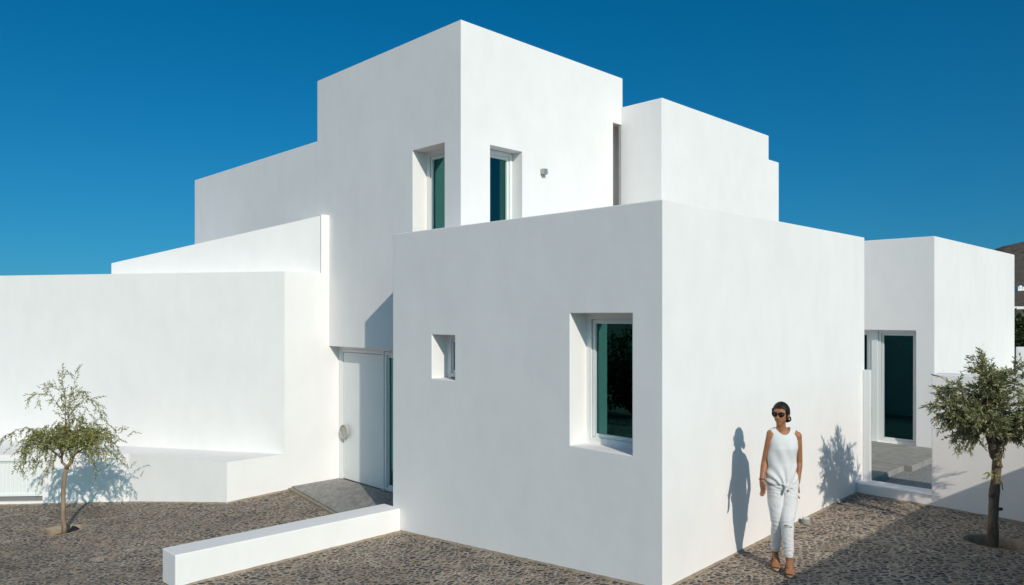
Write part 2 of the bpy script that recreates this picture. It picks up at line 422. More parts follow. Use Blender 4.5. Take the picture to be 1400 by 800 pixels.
for i, (ray, D, w, h, lab) in enumerate([(.678, 1080, 9, 3.5, 'tiny white distant house low on the hill, left of its pair'), (.690, 1120, 13, 4, 'tiny wide white distant house low on the hill, right of its pair')]):
    x = ray*D; z = hill_z(D)*.97
    t = empty('hill_house', (x, D, z), lab, 'house', 'white houses at the foot of the hill')
    MB().prism([(x-w/2, D-5), (x+w/2, D-5), (x+w/2, D+5), (x-w/2, D+5)], z-12, z+h).build('wall', WHITE, t)
    MB().prism([(x-w*.2, D-4), (x+w*.2, D-4), (x+w*.2, D+4), (x-w*.2, D+4)], z+h+.01, z+h+1.8).build('upper_storey', WHITE, t)
    for s in (-.25, .2):
        MB().prism([(x+w*s-.6, D-5.2), (x+w*s+.6, D-5.2), (x+w*s+.6, D-5.05), (x+w*s-.6, D-5.05)], z+1, z+2.4).build('window', ROOM, t)

# ------------------------------------------------------------------ the white house
house = empty('white_house', P(0, 0, 0), 'large white cubic plastered house with tall tower and stepped flat roofs', 'house')

TW_Z0 = 3.30
# front block with its roof terrace sunk behind a parapet
A = MB().box(0, 4.857, 0, 4.194, -1.2, 3.585).build('front_block', WHITE, house)
bake(A, [cut(.28, 4.58, .28, 3.95, 3.16, 4.2),
         cut(-.2, .26, .345, 1.120, 1.192, 2.540), cut(.2, 1.9, .40, 1.09, 1.22, 2.50),
         cut(-.2, .245, 2.937, 3.373, 1.74, 2.279), cut(.2, 1.2, 2.84, 3.30, 1.70, 2.25)], .009)
# tower and its long left part, with window niches, the entrance recess and the slot
T = MB().box(.86, 4.478, 3.826, 7.593, -1.2, 6.54).build('tower', WHITE, house)
bake(T, [cut(.4, 1.12, 4.168, 4.905, TW_Z0, 4.93), cut(1.0, 2.4, 4.20, 4.86, TW_Z0+.02, 4.89),
         cut(1.403, 2.05, 3.5, 4.10, TW_Z0, 4.925), cut(1.43, 2.02, 4.0, 4.16, TW_Z0+.02, 4.88),
         cut(.4, 1.043, 4.0, 7.35, -1.3, 2.0), cut(1.0, 1.16, 5.0, 7.143, -1.3, 1.95),
         cut(4.215, 4.437, 3.5, 3.9, TW_Z0, 5.75), cut(4.215, 4.7, 3.87, 4.087, TW_Z0-.01, 5.80)], .009)
W_ = MB().box(.862, 4.3, 7.56, 12.865, -1.2, 5.51).build('rear_wing', WHITE, house); bake(W_, [], .009)
U = MB()
b2foot = abfoot(4.437, 8.112, 3.004, 6.3)
U.add(*prism_data(b2foot, -1.2, 6.04))
U = U.build('upper_block', WHITE, house); bake(U, [cut(4.3, 5.0, 3.872, 4.086, TW_Z0, 5.79)], .009)
U2 = MB().box(7.9, 8.548, 3.006, 6.2, -1.2, 5.575).build('roof_step', WHITE, house); bake(U2, [], .009)
# left wing: a big plain wall at its own angle, ending against the entrance side wall
bend = P(.049, 7.212)[:2]
bd = (-.971, .2396); bn = (.2396, .971)
def BW(u, v): return (bend[0]+bd[0]*u+bn[0]*v, bend[1]+bd[1]*u+bn[1]*v)
lw = [bend, P(1.6, 7.212)[:2], P(1.6, 9.5)[:2], BW(2.5, 4.5), BW(9.5, 4.5), BW(9.5, 0)]
LW = MB().prism(lw, -1.2, 3.223).build('left_wing', WHITE, house)
bf = [P(-.895, 7.212)[:2], P(.3, 7.212)[:2], P(.3, 7.6)[:2], BW(.5, .6), BW(9.4, .6), BW(9.5, -.02), (-12.2, 11.75), (-8.16, 11.92), (-6.17, 12.04)]
join(LW, [prism_data(bf, -1.2, .29), prism_data(abfoot(.708, 1.5, 7.212, 7.6), 3.0, 4.20)])
def LP(x, off):   # a point on the bench front left of its bend, off metres proud of it
    t = (x+6.17)/(-8.16+6.17); y = 12.04-.12*t; return (x, y-off)
bake(LW, [prism_data([LP(-9.3, .05), LP(-7.51, .05), LP(-7.51, -.10), LP(-9.3, -.10)], -.46, .19)], .009)
# sloping parapet above the left wing, with its narrow end pier
p0 = P(.705, 7.25)[:2]
def PW(u, v): return (p0[0]+bd[0]*u+bn[0]*v, p0[1]+bd[1]*u+bn[1]*v)
PP = MB().prism([PW(0, 0), PW(0, .55), PW(4.137, .30), PW(4.137, 0)], 3.0, [4.178, 4.21, 3.475, 3.454]).build('sloping_parapet', WHITE, house); bake(PP, [], .007)

def window_a(a, b0, b1, z0, z1, parent, fw=.06, fd=.07, blind=None, room=(1.2,), sash=True, name='window', gm=None):
    """window lying in a plane a = const, its frame facing the street; pane and blind are its sub-parts"""
    m = MB()
    m.box(a, a+fd, b0, b0+fw, z0, z1); m.box(a, a+fd, b1-fw, b1, z0, z1)
    m.box(a, a+fd, b0+fw, b1-fw, z1-fw, z1); m.box(a, a+fd, b0+fw, b1-fw, z0, z0+fw)
    g = .004
    if sash:
        f2 = fw*.7
        i0, i1, j0, j1 = b0+fw+g, b1-fw-g, z0+fw+g, z1-fw-g
        m.box(a+.018, a+fd-.002, i0, i0+f2, j0, j1); m.box(a+.018, a+fd-.002, i1-f2, i1, j0, j1)
        m.box(a+.018, a+fd-.002, i0+f2, i1-f2, j1-f2, j1); m.box(a+.018, a+fd-.002, i0+f2, i1-f2, j0, j0+f2)
    else: i0, i1, j0, j1, f2 = b0+fw, b1-fw, z0+fw, z1-fw, 0
    o = m.build(name, FRAME, parent, bevel=.004)
    MB().box(a+.045, a+.052, i0+f2-.008, i1-f2+.008, j0+f2-.008, j1-f2+.008).build('pane', gm or GLASS, o)
    if blind:
        c0, c1 = blind; cm = wavy(a+.17, c0, c1, z0+.02, z1-.02, 0); link('curtain', cm, CURTAIN, o, True)
    return o
def wavy(a, b0, b1, z0, z1, ax):
    n = max(8, int(abs(b1-b0)*60)); vs = []; fs = []
    for k in range(n+1):
        t = k/n; b = b0+(b1-b0)*t; off = .010*math.sin(b*55)+.004*math.sin(b*131)
        for th in (0, .004):
            for z in (z0, z1):
                vs.append(P(a+off+th, b, z) if ax == 0 else P(b, a+off+th, z))
    for k in range(n):
        q = k*4; r = q+4
        fs += [(q, r, r+1, q+1), (q+2, q+3, r+3, r+2)]
    return mesh('curtain', vs, fs)
def room_box(parent, foot, z0, z1, name='interior'):
    vs, fs = prism_data(foot, z0, z1)
    return vs, fs
# big ground-floor window
w1 = window_a(.262, .352, 1.113, 1.20, 2.533, house, .055, .07)
lin = MB(); 
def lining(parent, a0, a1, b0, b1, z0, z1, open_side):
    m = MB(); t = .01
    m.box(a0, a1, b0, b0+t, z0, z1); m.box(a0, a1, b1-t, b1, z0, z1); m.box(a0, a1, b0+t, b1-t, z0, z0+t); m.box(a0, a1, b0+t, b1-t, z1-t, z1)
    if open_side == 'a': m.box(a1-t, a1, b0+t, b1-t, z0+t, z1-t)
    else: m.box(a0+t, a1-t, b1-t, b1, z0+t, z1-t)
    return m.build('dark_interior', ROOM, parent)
lining(w1, .345, 1.89, .405, 1.085, 1.225, 2.495, 'a')
# small window, deep set
w2 = window_a(.247, 2.945, 3.365, 1.748, 2.271, house, .05, .06)
lining(w2, .315, 1.19, 2.845, 3.295, 1.705, 2.245, 'a')
# tower window facing the street
w3 = window_a(1.122, 4.176, 4.897, TW_Z0+.008, 4.922, house, .06, .07)
lining(w3, 1.33, 2.39, 4.205, 4.855, TW_Z0+.025, 4.885, 'a')
# tower window on the sunny face
def window_b(b, a0, a1, z0, z1, parent, fw=.06, fd=.07, blind=None):
    m = MB()
    m.box(a0, a0+fw, b, b+fd, z0, z1); m.box(a1-fw, a1, b, b+fd, z0, z1)
    m.box(a0+fw, a1-fw, b, b+fd, z1-fw, z1); m.box(a0+fw, a1-fw, b, b+fd, z0, z0+fw)
    f2 = fw*.8; g = .004; i0, i1, j0, j1 = a0+fw+g, a1-fw-g, z0+fw+g, z1-fw-g
    m.box(i0, i0+f2, b+.018, b+fd-.002, j0, j1); m.box(i1-f2, i1, b+.018, b+fd-.002, j0, j1)
    m.box(i0+f2, i1-f2, b+.018, b+fd-.002, j1-f2, j1); m.box(i0+f2, i1-f2, b+.018, b+fd-.002, j0, j0+f2)
    o = m.build('window', FRAME, parent, bevel=.004)
    MB().box(i0+f2-.008, i1-f2+.008, b+.045, b+.052, j0+f2-.008, j1-f2+.008).build('pane', GLASS, o)
    if blind: link('curtain', wavy(b+.09, blind[0], blind[1], z0+.02, z1-.02, 1), CURTAIN, o, True)
    return o
w4 = window_b(4.02, 1.411, 2.042, TW_Z0+.008, 4.917, house, .055, .07)

# entrance door, its frame, the narrow side light
dz0, dz1 = -.245, 1.945
fr = MB()
fr.box(1.05, 1.13, 7.10, 7.14, dz0, dz1); fr.box(1.05, 1.13, 5.905, 5.955, dz0, dz1); fr.box(1.05, 1.13, 5.955, 7.10, dz1-.045, dz1)
fr.build('door_frame', FRAME, house, bevel=.003)
door = MB().box(1.062, 1.12, 5.961, 7.094, dz0+.012, dz1-.052).build('entrance_door', DOORW, house, bevel=.004)
# round pull: disc with rim, standing off the leaf
def disc(name, a, b, z, r, th, mat, parent, n=40, rim=0):
    vs = []; fs = []
    prof = [(0, 0), (r*.8, 0), (r, -th*.25), (r, -th*.8), (r*.96, -th), (r*.86, -th), (r*.82, -th*.72), (0, -th*.66)]
    for rr, off in prof[1:-1]:
        for k in range(n):
            q = 2*math.pi*k/n; vs.append(P(a+off, b+rr*math.cos(q), z+rr*math.sin(q)))
    m = len(prof)-2
    for i in range(m-1):
        for k in range(n): fs.append((i*n+k, i*n+(k+1) % n, (i+1)*n+(k+1) % n, (i+1)*n+k))
    fs.append(tuple(range(n))); fs.append(tuple((m-1)*n+k for k in range(n-1, -1, -1)))
    return link(name, mesh(name, vs, fs), mat, parent)
HAND = varied('hammered_grey_metal', [(.35, (.28, .27, .24)), (.65, (.5, .48, .43))], 60, .55, .5, .7, 60, .006)
disc('handle', 1.035, 6.985, .565, .122, .045, HAND, door)
MB().tube([P(1.05, 7.00, .565), P(1.04, 7.00, .565)], .03, 16).build('handle_boss', METAL, door)
lk = MB(); lk.tube([P(1.062, 7.075, .585), P(.995, 7.075, .585)], .011, 12); lk.tube([P(1.0, 7.075, .585), P(1.0, 7.04, .585)], .008, 10); lk.build('lock', METAL, door)
sl = window_a(1.06, 5.30, 5.90, dz0+.01, dz1-.005, house, .05, .07, name='side_light', sash=True)
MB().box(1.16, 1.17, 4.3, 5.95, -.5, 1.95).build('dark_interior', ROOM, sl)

# wall lamp on the sunny tower face
lamp = empty('wall_lamp', P(2.476, 3.826, 4.70), 'small square grey up-and-down wall lamp on the sunny tower face right of its window', 'wall lamp')
MB().box(2.437, 2.523, 3.748, 3.823, 4.645, 4.725).build('lamp_body', METAL, lamp, bevel=.004)
MB().box(2.45, 2.51, 3.76, 3.815, 4.639, 4.644).build('lamp_lens', simple('lamp_lens', (.5, .5, .48), .2, .5), lamp)
MB().box(2.465, 2.495, 3.79, 3.824, 4.615, 4.638).build('wall_bracket', METAL, lamp)

# entrance slab
slab = empty('entrance_slab', P(.3, 6, -.27), 'flat grey slate slab in front of the entrance door', 'paving slab')
f = [P(.17, 7.205)[:2], P(-.30, 4.39)[:2], P(-.004, 4.39)[:2], P(-.004, 4.2)[:2], P(1.06, 4.2)[:2], P(1.06, 7.205)[:2]]
MB().prism(f, -.5, -.248).build('stone_top', SLATE, slab, bevel=.004)
f2 = [P(.11, 7.205)[:2], P(-.36, 4.39)[:2], P(-.29, 4.39)[:2], P(.18, 7.205)[:2]]
MB().prism(f2, -.5, -.268).build('mortar_edge', SAND, slab)

SLAT = simple('white_slats', (.74, .745, .74), .5, .3)
vb = MB()
vb.prism([LP(-9.3, -.055), LP(-7.52, -.055), LP(-7.52, -.085), LP(-9.3, -.085)], -.38, .185)
x = -9.27
while x < -7.56:
    vb.prism([LP(x, -.048), LP(x+.04, -.048), LP(x+.04, -.056), LP(x, -.056)], -.35, .16); x += .062
for z0, z1 in ((.16, .188), (-.38, -.35)):
    vb.prism([LP(-9.3, -.028), LP(-7.52, -.028), LP(-7.52, -.056), LP(-9.3, -.056)], z0, z1)
vp = vb.build('slatted_panel', SLAT, house)
MB().prism([LP(-9.3, -.06), LP(-7.52, -.06), LP(-7.52, -.09), LP(-9.3, -.09)], -.455, -.385).build('shadow_gap', DARKGAP, vp)  # solid grey strip, the slot's shade put into its colour

# low garden wall
g = empty('garden_wall', P(-1.4, 4.2, -.3), 'long low white garden wall running from the front block toward the lower left', 'low wall')
G_ = MB().prism(abfoot(-2.846, -.002, 4.016, 4.376), -1.0, [.05, .015, .015, .045]).build('wall', WHITE, g); bake(G_, [], .012)

# courtyard wall with threshold and the post at its opening
cw = empty('courtyard_wall', P(4.7, -1.5, .1), 'head-high white courtyard wall half in shade behind the right olive tree', 'wall')
w = MB().box(4.547, 4.857, -5.0, -.923, -.8, 1.785).build('wall', WHITE, cw); bake(w, [], .01)
th = MB().box(4.545, 4.86, -.923, -.004, -.8, .272).build('threshold', WHITE, cw); bake(th, [], .01)
gp = empty('gate_post', P(4.82, -.04, .27), 'slim white gate post against the far corner of the front block', 'gate post')
MB().box(4.79, 4.852, -.093, -.003, .272, 1.775).build('post', DOORW, gp, bevel=.004)
MB().box(4.852, 4.866, -.093, -.075, 1.15, 1.27).build('hinge', METAL, gp)

# courtyard floor behind
o = MB().prism([P(4.70, -6)[:2], P(16, -6)[:2], P(16, 6)[:2], P(4.70, 6)[:2]], -.1, .095).build('courtyard_gravel', GRAVEL); tag(o, None, None, kind='structure')
ter = empty('courtyard_terrace', P(6.5, 1, .1), 'stepped grey concrete terrace seen through the courtyard opening', 'terrace')
t1 = MB().box(4.861, 6.75, .10, 3.0, -.05, .175).build('lower_slab', CONCRETE, ter); bake(t1, [], .008)
t2 = MB().box(6.755, 8.685, -.02, 3.0, -.05, .185).build('upper_slab', CONCRETE, ter); bake(t2, [], .008)

# guest house behind the courtyard
gh = empty('guest_house', P(8.69, .217, .1), 'smaller plain white cubic house with a tall glass door behind the courtyard at the right', 'house')
RB = MB().box(8.69, 14.53, .217, 6.0, -.6, 3.905).build('wall', WHITE, gh)
bake(RB, [cut(8.4, 8.85, .525, 2.6, .16, 2.24), cut(8.80, 11, .58, 2.4, .2, 2.2)], .01)
r1 = window_a(8.851, .533, 1.215, .168, 2.232, gh, .05, .07, name='glass_door', sash=True, gm=GLASS2)
MB().box(8.83, 8.93, 1.217, 1.33, .165, 2.235).build('door_pier', FRAME, gh, bevel=.004)
r2 = window_a(8.851, 1.335, 2.59, .168, 2.232, gh, .05, .07, name='glass_door', sash=True, gm=GLASS2)
lining(r1, 8.94, 10.9, .585, 2.39, .205, 2.195, 'a')
st_ = MB().tube([P(8.898, .86, 1.98), P(8.89, .86, 1.98)], .035, 16).build('vent_disc', simple('vent_disc', (.01, .015, .015), .5), r1)
# rear boundary wall
rw = MB().box(14.6, 14.85, -8, .21, -.6, 1.78).build('boundary_wall', WHITE); bake(rw, [], .01)
tag(rw, 'grey-white shaded boundary wall beyond the guest house at the right edge', 'wall')

# boundary wall standing in front, just outside the picture; it shades the cobbles at the right
nb = MB().box(-1.3, 4.54, -3.86, -3.6, -.5, 1.785).build('garden_boundary_wall', WHITE); bake(nb, [], .01)
tag(nb, 'head-high white boundary wall whose shade falls over the right-hand cobbles', 'wall')

# recessed-looking ground lamp by the wall foot
gl_ = empty('ground_lamp', P(2.804, -.092, gz(P(2.804, -.092)[0])), 'small round pale grey ground lamp at the foot of the sunny wall behind the person', 'lamp')
def lathe(c, prof, n=28):
    vs = []; fs = []
    for rr, z in prof:
        for k in range(n):
            q = 2*math.pi*k/n; vs.append((c[0]+rr*math.cos(q), c[1]+rr*math.sin(q), c[2]+z))
    for i in range(len(prof)-1):
        for k in range(n): fs.append((i*n+k, i*n+(k+1) % n, (i+1)*n+(k+1) % n, (i+1)*n+k))
    fs.append(tuple(range(n-1, -1, -1))); fs.append(tuple((len(prof)-1)*n+k for k in range(n)))
    return vs, fs
c = P(2.804, -.092, gz(P(2.804, -.092)[0])-.02)
MB().add(*lathe(c, [(.048, 0), (.052, .02), (.050, .065), (.045, .078)])).build('housing', CONCRETE, gl_, True)
MB().add(*lathe((c[0], c[1], c[2]+.078), [(.044, 0), (.042, .010), (.022, .014)])).build('lens', simple('frosted_lens', (.5, .52, .5), .3, .5), gl_, True)

# ------------------------------------------------------------------ trees
def leafmat(name, c0, c1, trans=.25):
    m, nt, bs = newmat(name); L = nt.links.new
    g = nd(nt, 'ShaderNodeNewGeometry'); cr = nd(nt, 'ShaderNodeValToRGB'); L(g.outputs['Random Per Island'], cr.inputs['Fac'])
    cr.color_ramp.elements[0].color = (*c0, 1); cr.color_ramp.elements[1].color = (*c1, 1)
    L(cr.outputs[0], bs.inputs['Base Color']); bs.inputs['Roughness'].default_value = .5; bs.inputs['Specular IOR Level'].default_value = .35
    tr = nd(nt, 'ShaderNodeBsdfTranslucent'); L(cr.outputs[0], tr.inputs['Color'])
    mx = nd(nt, 'ShaderNodeMixShader'); mx.inputs[0].default_value = trans
    out = nt.nodes['Material Output']; L(bs.outputs[0], mx.inputs[1]); L(tr.outputs[0], mx.inputs[2]); L(mx.outputs[0], out.inputs['Surface'])
    return m
OLIVE = leafmat('olive_leaves', (.07, .085, .028), (.42, .40, .20))
YOUNG = leafmat('young_leaves', (.075, .10, .018), (.46, .45, .16), .3)
DARKLEAF = leafmat('dark_shrub_leaves', (.02, .035, .012), (.07, .095, .035))
BLUELEAF = leafmat('blue_green_leaves', (.07, .11, .09), (.2, .26, .22))
def barkmat(name, c0, c1):
    return varied(name, [(.3, c0), (.7, c1)], 14, .9, .1, .9, 30, .015, 8, stretch=(1, 1, .25))
BARK = barkmat('olive_bark', (.06, .045, .034), (.21, .155, .11))
BARK2 = barkmat('young_bark', (.15, .10, .07), (.36, .26, .19))

def curve(p0, p1, sag=0, n=8, wob=.02, rnd=random):
    p0 = Vector(p0); p1 = Vector(p1); out = []
    s1 = rnd.random()*9
    for i in range(n+1):
        t = i/n; q = p0.lerp(p1, t)
        q.z += sag*math.sin(math.pi*t)
        w = wob*min(1, t*3)
        q += Vector((noise.noise(Vector((t*2.5+s1, 0, 0))), noise.noise(Vector((0, t*2.5+s1, 0))), noise.noise(Vector((0, 0, t*2.5+s1)))))*w
        out.append(q)
    return out
def leaf(vs, fs, p, d, L, w, rnd):
    d = d.normalized(); s = d.cross(Vector((rnd.uniform(-1, 1), rnd.uniform(-1, 1), rnd.uniform(-1, 1))))
    if s.length < 1e-3: return
    s.normalize(); nrm = d.cross(s); n = len(vs)
    k = rnd.uniform(-.12, .12)*L
    vs += [tuple(p), tuple(p+d*L*.35+s*w/2+nrm*k*.5), tuple(p+d*L*.75+s*w*.38+nrm*k), tuple(p+d*L+nrm*k*.6), tuple(p+d*L*.75-s*w*.38+nrm*k), tuple(p+d*L*.35-s*w/2+nrm*k*.5)]
    fs.append((n, n+1, n+2, n+3, n+4, n+5))
def twig(b, vs, fs, p, d, length, rnd, droop, L, w, dens, r0=.004):
    pts = [Vector(p)]; d = Vector(d).normalized(); n = 7
    for i in range(n):
        d = (d + Vector((rnd.gauss(0, .10), rnd.gauss(0, .10), rnd.gauss(0, .08)-droop/n))).normalized()
        pts.append(pts[-1]+d*length/n)
    b.tube(pts, [r0*(1-.75*i/n) for i in range(n+1)], 4)
    m = max(3, int(length*dens))
    for i in range(m):
        t = (.12+.88*i/m)*n; k = min(n-1, int(t)); q = pts[k].lerp(pts[k+1], t-k); ax = (pts[k+1]-pts[k]).normalized()
        for s in range(2):
            side = ax.orthogonal().normalized(); side.rotate(Matrix.Rotation(rnd.uniform(0, 6.28), 3, ax))
            leaf(vs, fs, q, ax*rnd.uniform(.5, 1.1)+side*rnd.uniform(.5, 1)+Vector((0, 0, -.1)), L*rnd.uniform(.55, 1.15), w*rnd.uniform(.7, 1.2), rnd)
    leaf(vs, fs, pts[-1], d, L, w, rnd)
    return pts

# right olive tree
def olive():
    rnd = random.Random(21)
    bx, by = 5.045, 7.83; z0 = gz(bx)-.10
    t = empty('olive_tree', (bx, by, z0), 'thick-trunked olive tree with dense dusty green crown in front of the courtyard wall', 'tree', 'trees planted in the cobbles')
    b = MB()
    tr = [(bx-.01, by, z0), (bx-.01, by, z0+.10), (bx-.005, by, z0+.35), (bx+.01, by+.01, z0+.6), (bx+.035, by+.01, z0+.85), (bx+.035, by, z0+.98), (bx+.0, by, z0+1.12), (bx-.05, by, z0+1.27)]
    trunk_pts = []
    for (q0, q1) in zip(tr, tr[1:]):
        for k in range(4): trunk_pts.append(Vector(q0).lerp(Vector(q1), k/4))
    trunk_pts.append(Vector(tr[-1]))
    rad = []
    for i, q in enumerate(trunk_pts):
        h = q.z-z0; rad.append((.060 if h < .05 else .053)-.014*min(1, h/1.3)+.011*noise.noise(Vector((h*7, 2, 0)))+(.012 if 1.0 < h < 1.15 else 0))
    b.tube(trunk_pts, rad, 14)
    for q, rr in (((bx-.06, by-.03, z0+.62), .018), ((bx+.07, by-.04, z0+.48), .015), ((bx+.06, by-.05, z0+.93), .02), ((bx-.03, by-.065, z0+.30), .014)):
        b.tube([(bx+(q[0]-bx)*.3, by+(q[1]-by)*.3, q[2]-.01), q], [rr*1.3, rr], 7)
    top = Vector(tr[-1]); f1 = Vector(tr[-2])
    C = Vector((5.03, by, 1.50))
    limbs = []
    ends = [(-.40, -.08, 1.72, .026), (-.36, .06, 1.45, .02), (-.14, -.1, 1.90, .026), (.15, .05, 1.78, .026), (.45, -.1, 1.62, .03), (.62, .12, 1.50, .026), (.25, -.42, 1.55, .024), (.05, .15, 1.6, .02), (-.28, -.42, 1.48, .02), (.75, -.2, 1.7, .024), (.5, .05, 1.4, .02), (.02, 0, 1.9, .02), (-.46, -.05, 1.56, .015), (.85, -.2, 1.5, .02)]
    for ex, ey, ez, r in ends:
        s = (f1 if rnd.random() < .4 else top)
        pts = curve(s+Vector((0, 0, rnd.uniform(-.05, .03))), (bx+ex, by+ey, ez), .06, 8, .12, rnd)
        b.tube(pts, [r*(1-.7*i/8) for i in range(9)], 7); limbs.append((pts, r))
    b.build('trunk', BARK, t, True)
    tb = MB(); vs = []; fs = []
    for pts, r in limbs:
        for i in range(3, 9):
            for _ in range(4):
                q = pts[i]
                if (q.x-CX)*DR[0]+(q.y-CY)*DR[1] > 3.72 and q.x < 5.85: q = pts[3]
                out = (q-C); out.z *= .8
                d = out.normalized()*.7+Vector((rnd.gauss(0, .6), rnd.gauss(0, .6), rnd.gauss(.15, .5)))
                L_ = rnd.uniform(.12, .30)
                e_ = q+d.normalized()*L_
                if (e_.x-CX)*DR[0]+(e_.y-CY)*DR[1] > 3.80 and (e_.x-CX)*DL[0]+(e_.y-CY)*DL[1] > -2.75: continue
                sub = twig(tb, vs, fs, q, d, L_, rnd, .35, .060, .0125, 66)
                for _ in range(2):
                    k = rnd.randrange(2, 6)
                    twig(tb, vs, fs, sub[k], (sub[k+1]-sub[k]).normalized()+Vector((rnd.gauss(0, .6), rnd.gauss(0, .6), rnd.gauss(0, .5))), L_*.6, rnd, .4, .05, .012, 62, .0025)
    # named long shoots: upright sprig on top, arching left, hanging lower left
    for p, d, l, dr in [((4.94, 7.8, 1.84), (-.04, 0, 1), .27, 0), ((4.90, 7.8, 1.80), (.1, 0, 1), .22, .1), ((4.66, 7.72, 1.78), (-.8, 0, .35), .28, .5), ((4.62, 7.75, 1.62), (-1, 0, 0), .26, .6),
                        ((4.7, 7.72, 1.45), (-.7, 0, -.45), .32, .8), ((4.72, 7.7, 1.35), (-.4, 0, -.8), .32, .6), ((5.15, 7.7, 1.95), (.55, 0, .6), .36, .2), ((5.1, 7.7, 1.25), (-.2, 0, -.9), .25, .4), ((5.3, 7.7, 1.25), (.4, 0, -.7), .3, .6), ((4.70, 7.8, 1.72), (-.9, 0, .7), .28, .7)]:
        for j in range(2):
            twig(tb, vs, fs, p, Vector(d)+Vector((rnd.gauss(0, .12), rnd.gauss(0, .2), rnd.gauss(0, .12))), l, rnd, dr, .055, .0125, 60)
    cr = link('crown', mesh('crown', vs, fs), OLIVE, t)
    tb.build('twigs', BARK, t)
    # stray low shoot on the trunk
    vs2 = []; fs2 = []; b3 = MB()
    for d in ((-.7, -.3, .2), (-.3, -.4, -.6), (-.6, 0, -.2)):
        twig(b3, vs2, fs2, (bx+.02, by-.05, z0+.86), d, .14, rnd, .2, .05, .013, 60)
    link('side_shoot', mesh('side_shoot', vs2, fs2), YOUNG, t)
olive()

def young_tree():
    rnd = random.Random(5)
    bx, by = -6.28, 10.46; z0 = gz(bx)-.08
    sc = 10.46/1022.
    def px(x, y, dy=0): return Vector(((x-700)*sc, by+dy, 2.53-(y-430)*sc))
    t = empty('young_tree', (bx, by, z0), 'slender young tree with sparse drooping crown in front of the left wall', 'tree', 'trees planted in the cobbles')
    b = MB()
    tp = [px(88, 730), px(87, 712), px(86.5, 690), px(86.5, 668), px(88.5, 650), px(91, 641)]
    b.tube([q for k in range(5) for q in (tp[k], tp[k].lerp(tp[k+1], .5))]+[tp[-1]], [.037, .034, .032, .032, .030, .030, .029, .029, .030, .028, .028], 12)
    fork = tp[-1]
    A1 = curve(fork, px(74, 612, .1), 0, 6, .06, rnd); A2 = curve(fork, px(112, 612, -.1), 0, 6, .05, rnd); A3 = curve(A2[3], px(88, 590, .0), 0, 6, .04, rnd)
    A4 = curve(A1[3], px(60, 600, -.15), 0, 6, .04, rnd); A5 = curve(A2[4], px(125, 600, .15), 0, 6, .04, rnd)
    for q, r in ((A1, .021), (A2, .027), (A3, .02), (A4, .014), (A5, .014)): b.tube(q, [r*(1-.5*i/6) for i in range(7)], 8)
    limbs = []
    def limb(pts, r=.009): 
        n = len(pts)-1; b.tube(pts, [r*(1-.8*i/n) for i in range(n+1)], 5); limbs.append(pts)
    limb(curve(A3[5], px(87, 508), 0, 10, .10, rnd), .009)
    limb(curve(A3[5], px(98, 512, .1), 0, 10, .12, rnd), .006)
    top1 = limbs[0]
    limb(curve(top1[4], px(66, 527, .1), .06, 6, .06, rnd), .004); limb(curve(top1[3], px(50, 540, -.1), .15, 7, .06, rnd), .004)
    limb(curve(top1[3], px(110, 535), .05, 6, .05, rnd), .004); limb(curve(top1[2], px(138, 566, .1), .26, 8, .05, rnd), .005)
    limb(curve(A1[5], px(8, 598, -.1), .22, 10, .05, rnd), .009); limb(curve(A4[5], px(28, 640, .1), .34, 10, .06, rnd), .007)
    limb(curve(A4[4], px(45, 625, -.2), .26, 9, .06, rnd), .006); limb(curve(A2[5], px(160, 622, .1), .30, 10, .05, rnd), .009)
    limb(curve(A5[5], px(140, 605, -.2), .2, 9, .05, rnd), .007); limb(curve(A5[4], px(122, 640, .15), .2, 8, .05, rnd), .005)
    limb(curve(A1[4], px(64, 655, -.1), .12, 8, .04, rnd), .004)
    b.build('trunk', BARK2, t, True)
    vs = []; fs = []; tb = MB()
    for li, pts in enumerate(limbs):
        n = len(pts)
        for i in range(1, n):
            if li in (12,) and i < 3: continue
            for _ in range(3 if li in (6, 7, 8, 9, 10) else 2):
                q = pts[i].lerp(pts[i-1], rnd.random())
                ax = (pts[i]-pts[i-1]).normalized()
                d = ax*.8+Vector((rnd.gauss(0, .35), rnd.gauss(0, .35), rnd.gauss(-.1, .3)))
                twig(tb, vs, fs, q, d, rnd.uniform(.07, .19), rnd, .9 if li > 5 else .4, .042, .0115, 48, .002)
        twig(tb, vs, fs, pts[-1], (pts[-1]-pts[-2])+Vector((0, 0, -.05)), .16, rnd, .7, .042, .0115, 45, .002)
    # dense middle of the crown
    for i_ in range(560):
        u = rnd.gauss(0, 1); c = px(98+u*(17 if i_ < 400 else 30), 597+rnd.gauss(0, 10)+abs(u)*2, rnd.gauss(0, .2))
        d = Vector((rnd.gauss(0, .7)+u*.3, rnd.gauss(0, .7), rnd.gauss(.1, .6)))
        twig(tb, vs, fs, c, d, rnd.uniform(.07, .17), rnd, .5, .04, .012, 62, .002)
    # the drooping skirts left and right
    for x0, x1, y0, y1, n in ((25, 60, 592, 636, 42), (120, 156, 590, 622, 34), (100, 130, 548, 572, 8), (60, 108, 520, 556, 10)):
        for _ in range(n):
            q = px(rnd.uniform(x0, x1), rnd.uniform(y0, y1), rnd.gauss(0, .15))
            twig(tb, vs, fs, q, (rnd.gauss(-.2 if x0 < 90 else .3, .3), rnd.gauss(0, .4), -.5), rnd.uniform(.08, .18), rnd, .6, .042, .0115, 50, .002)
    link('crown', mesh('crown', vs, fs), YOUNG, t); tb.build('twigs', BARK2, t)
young_tree()

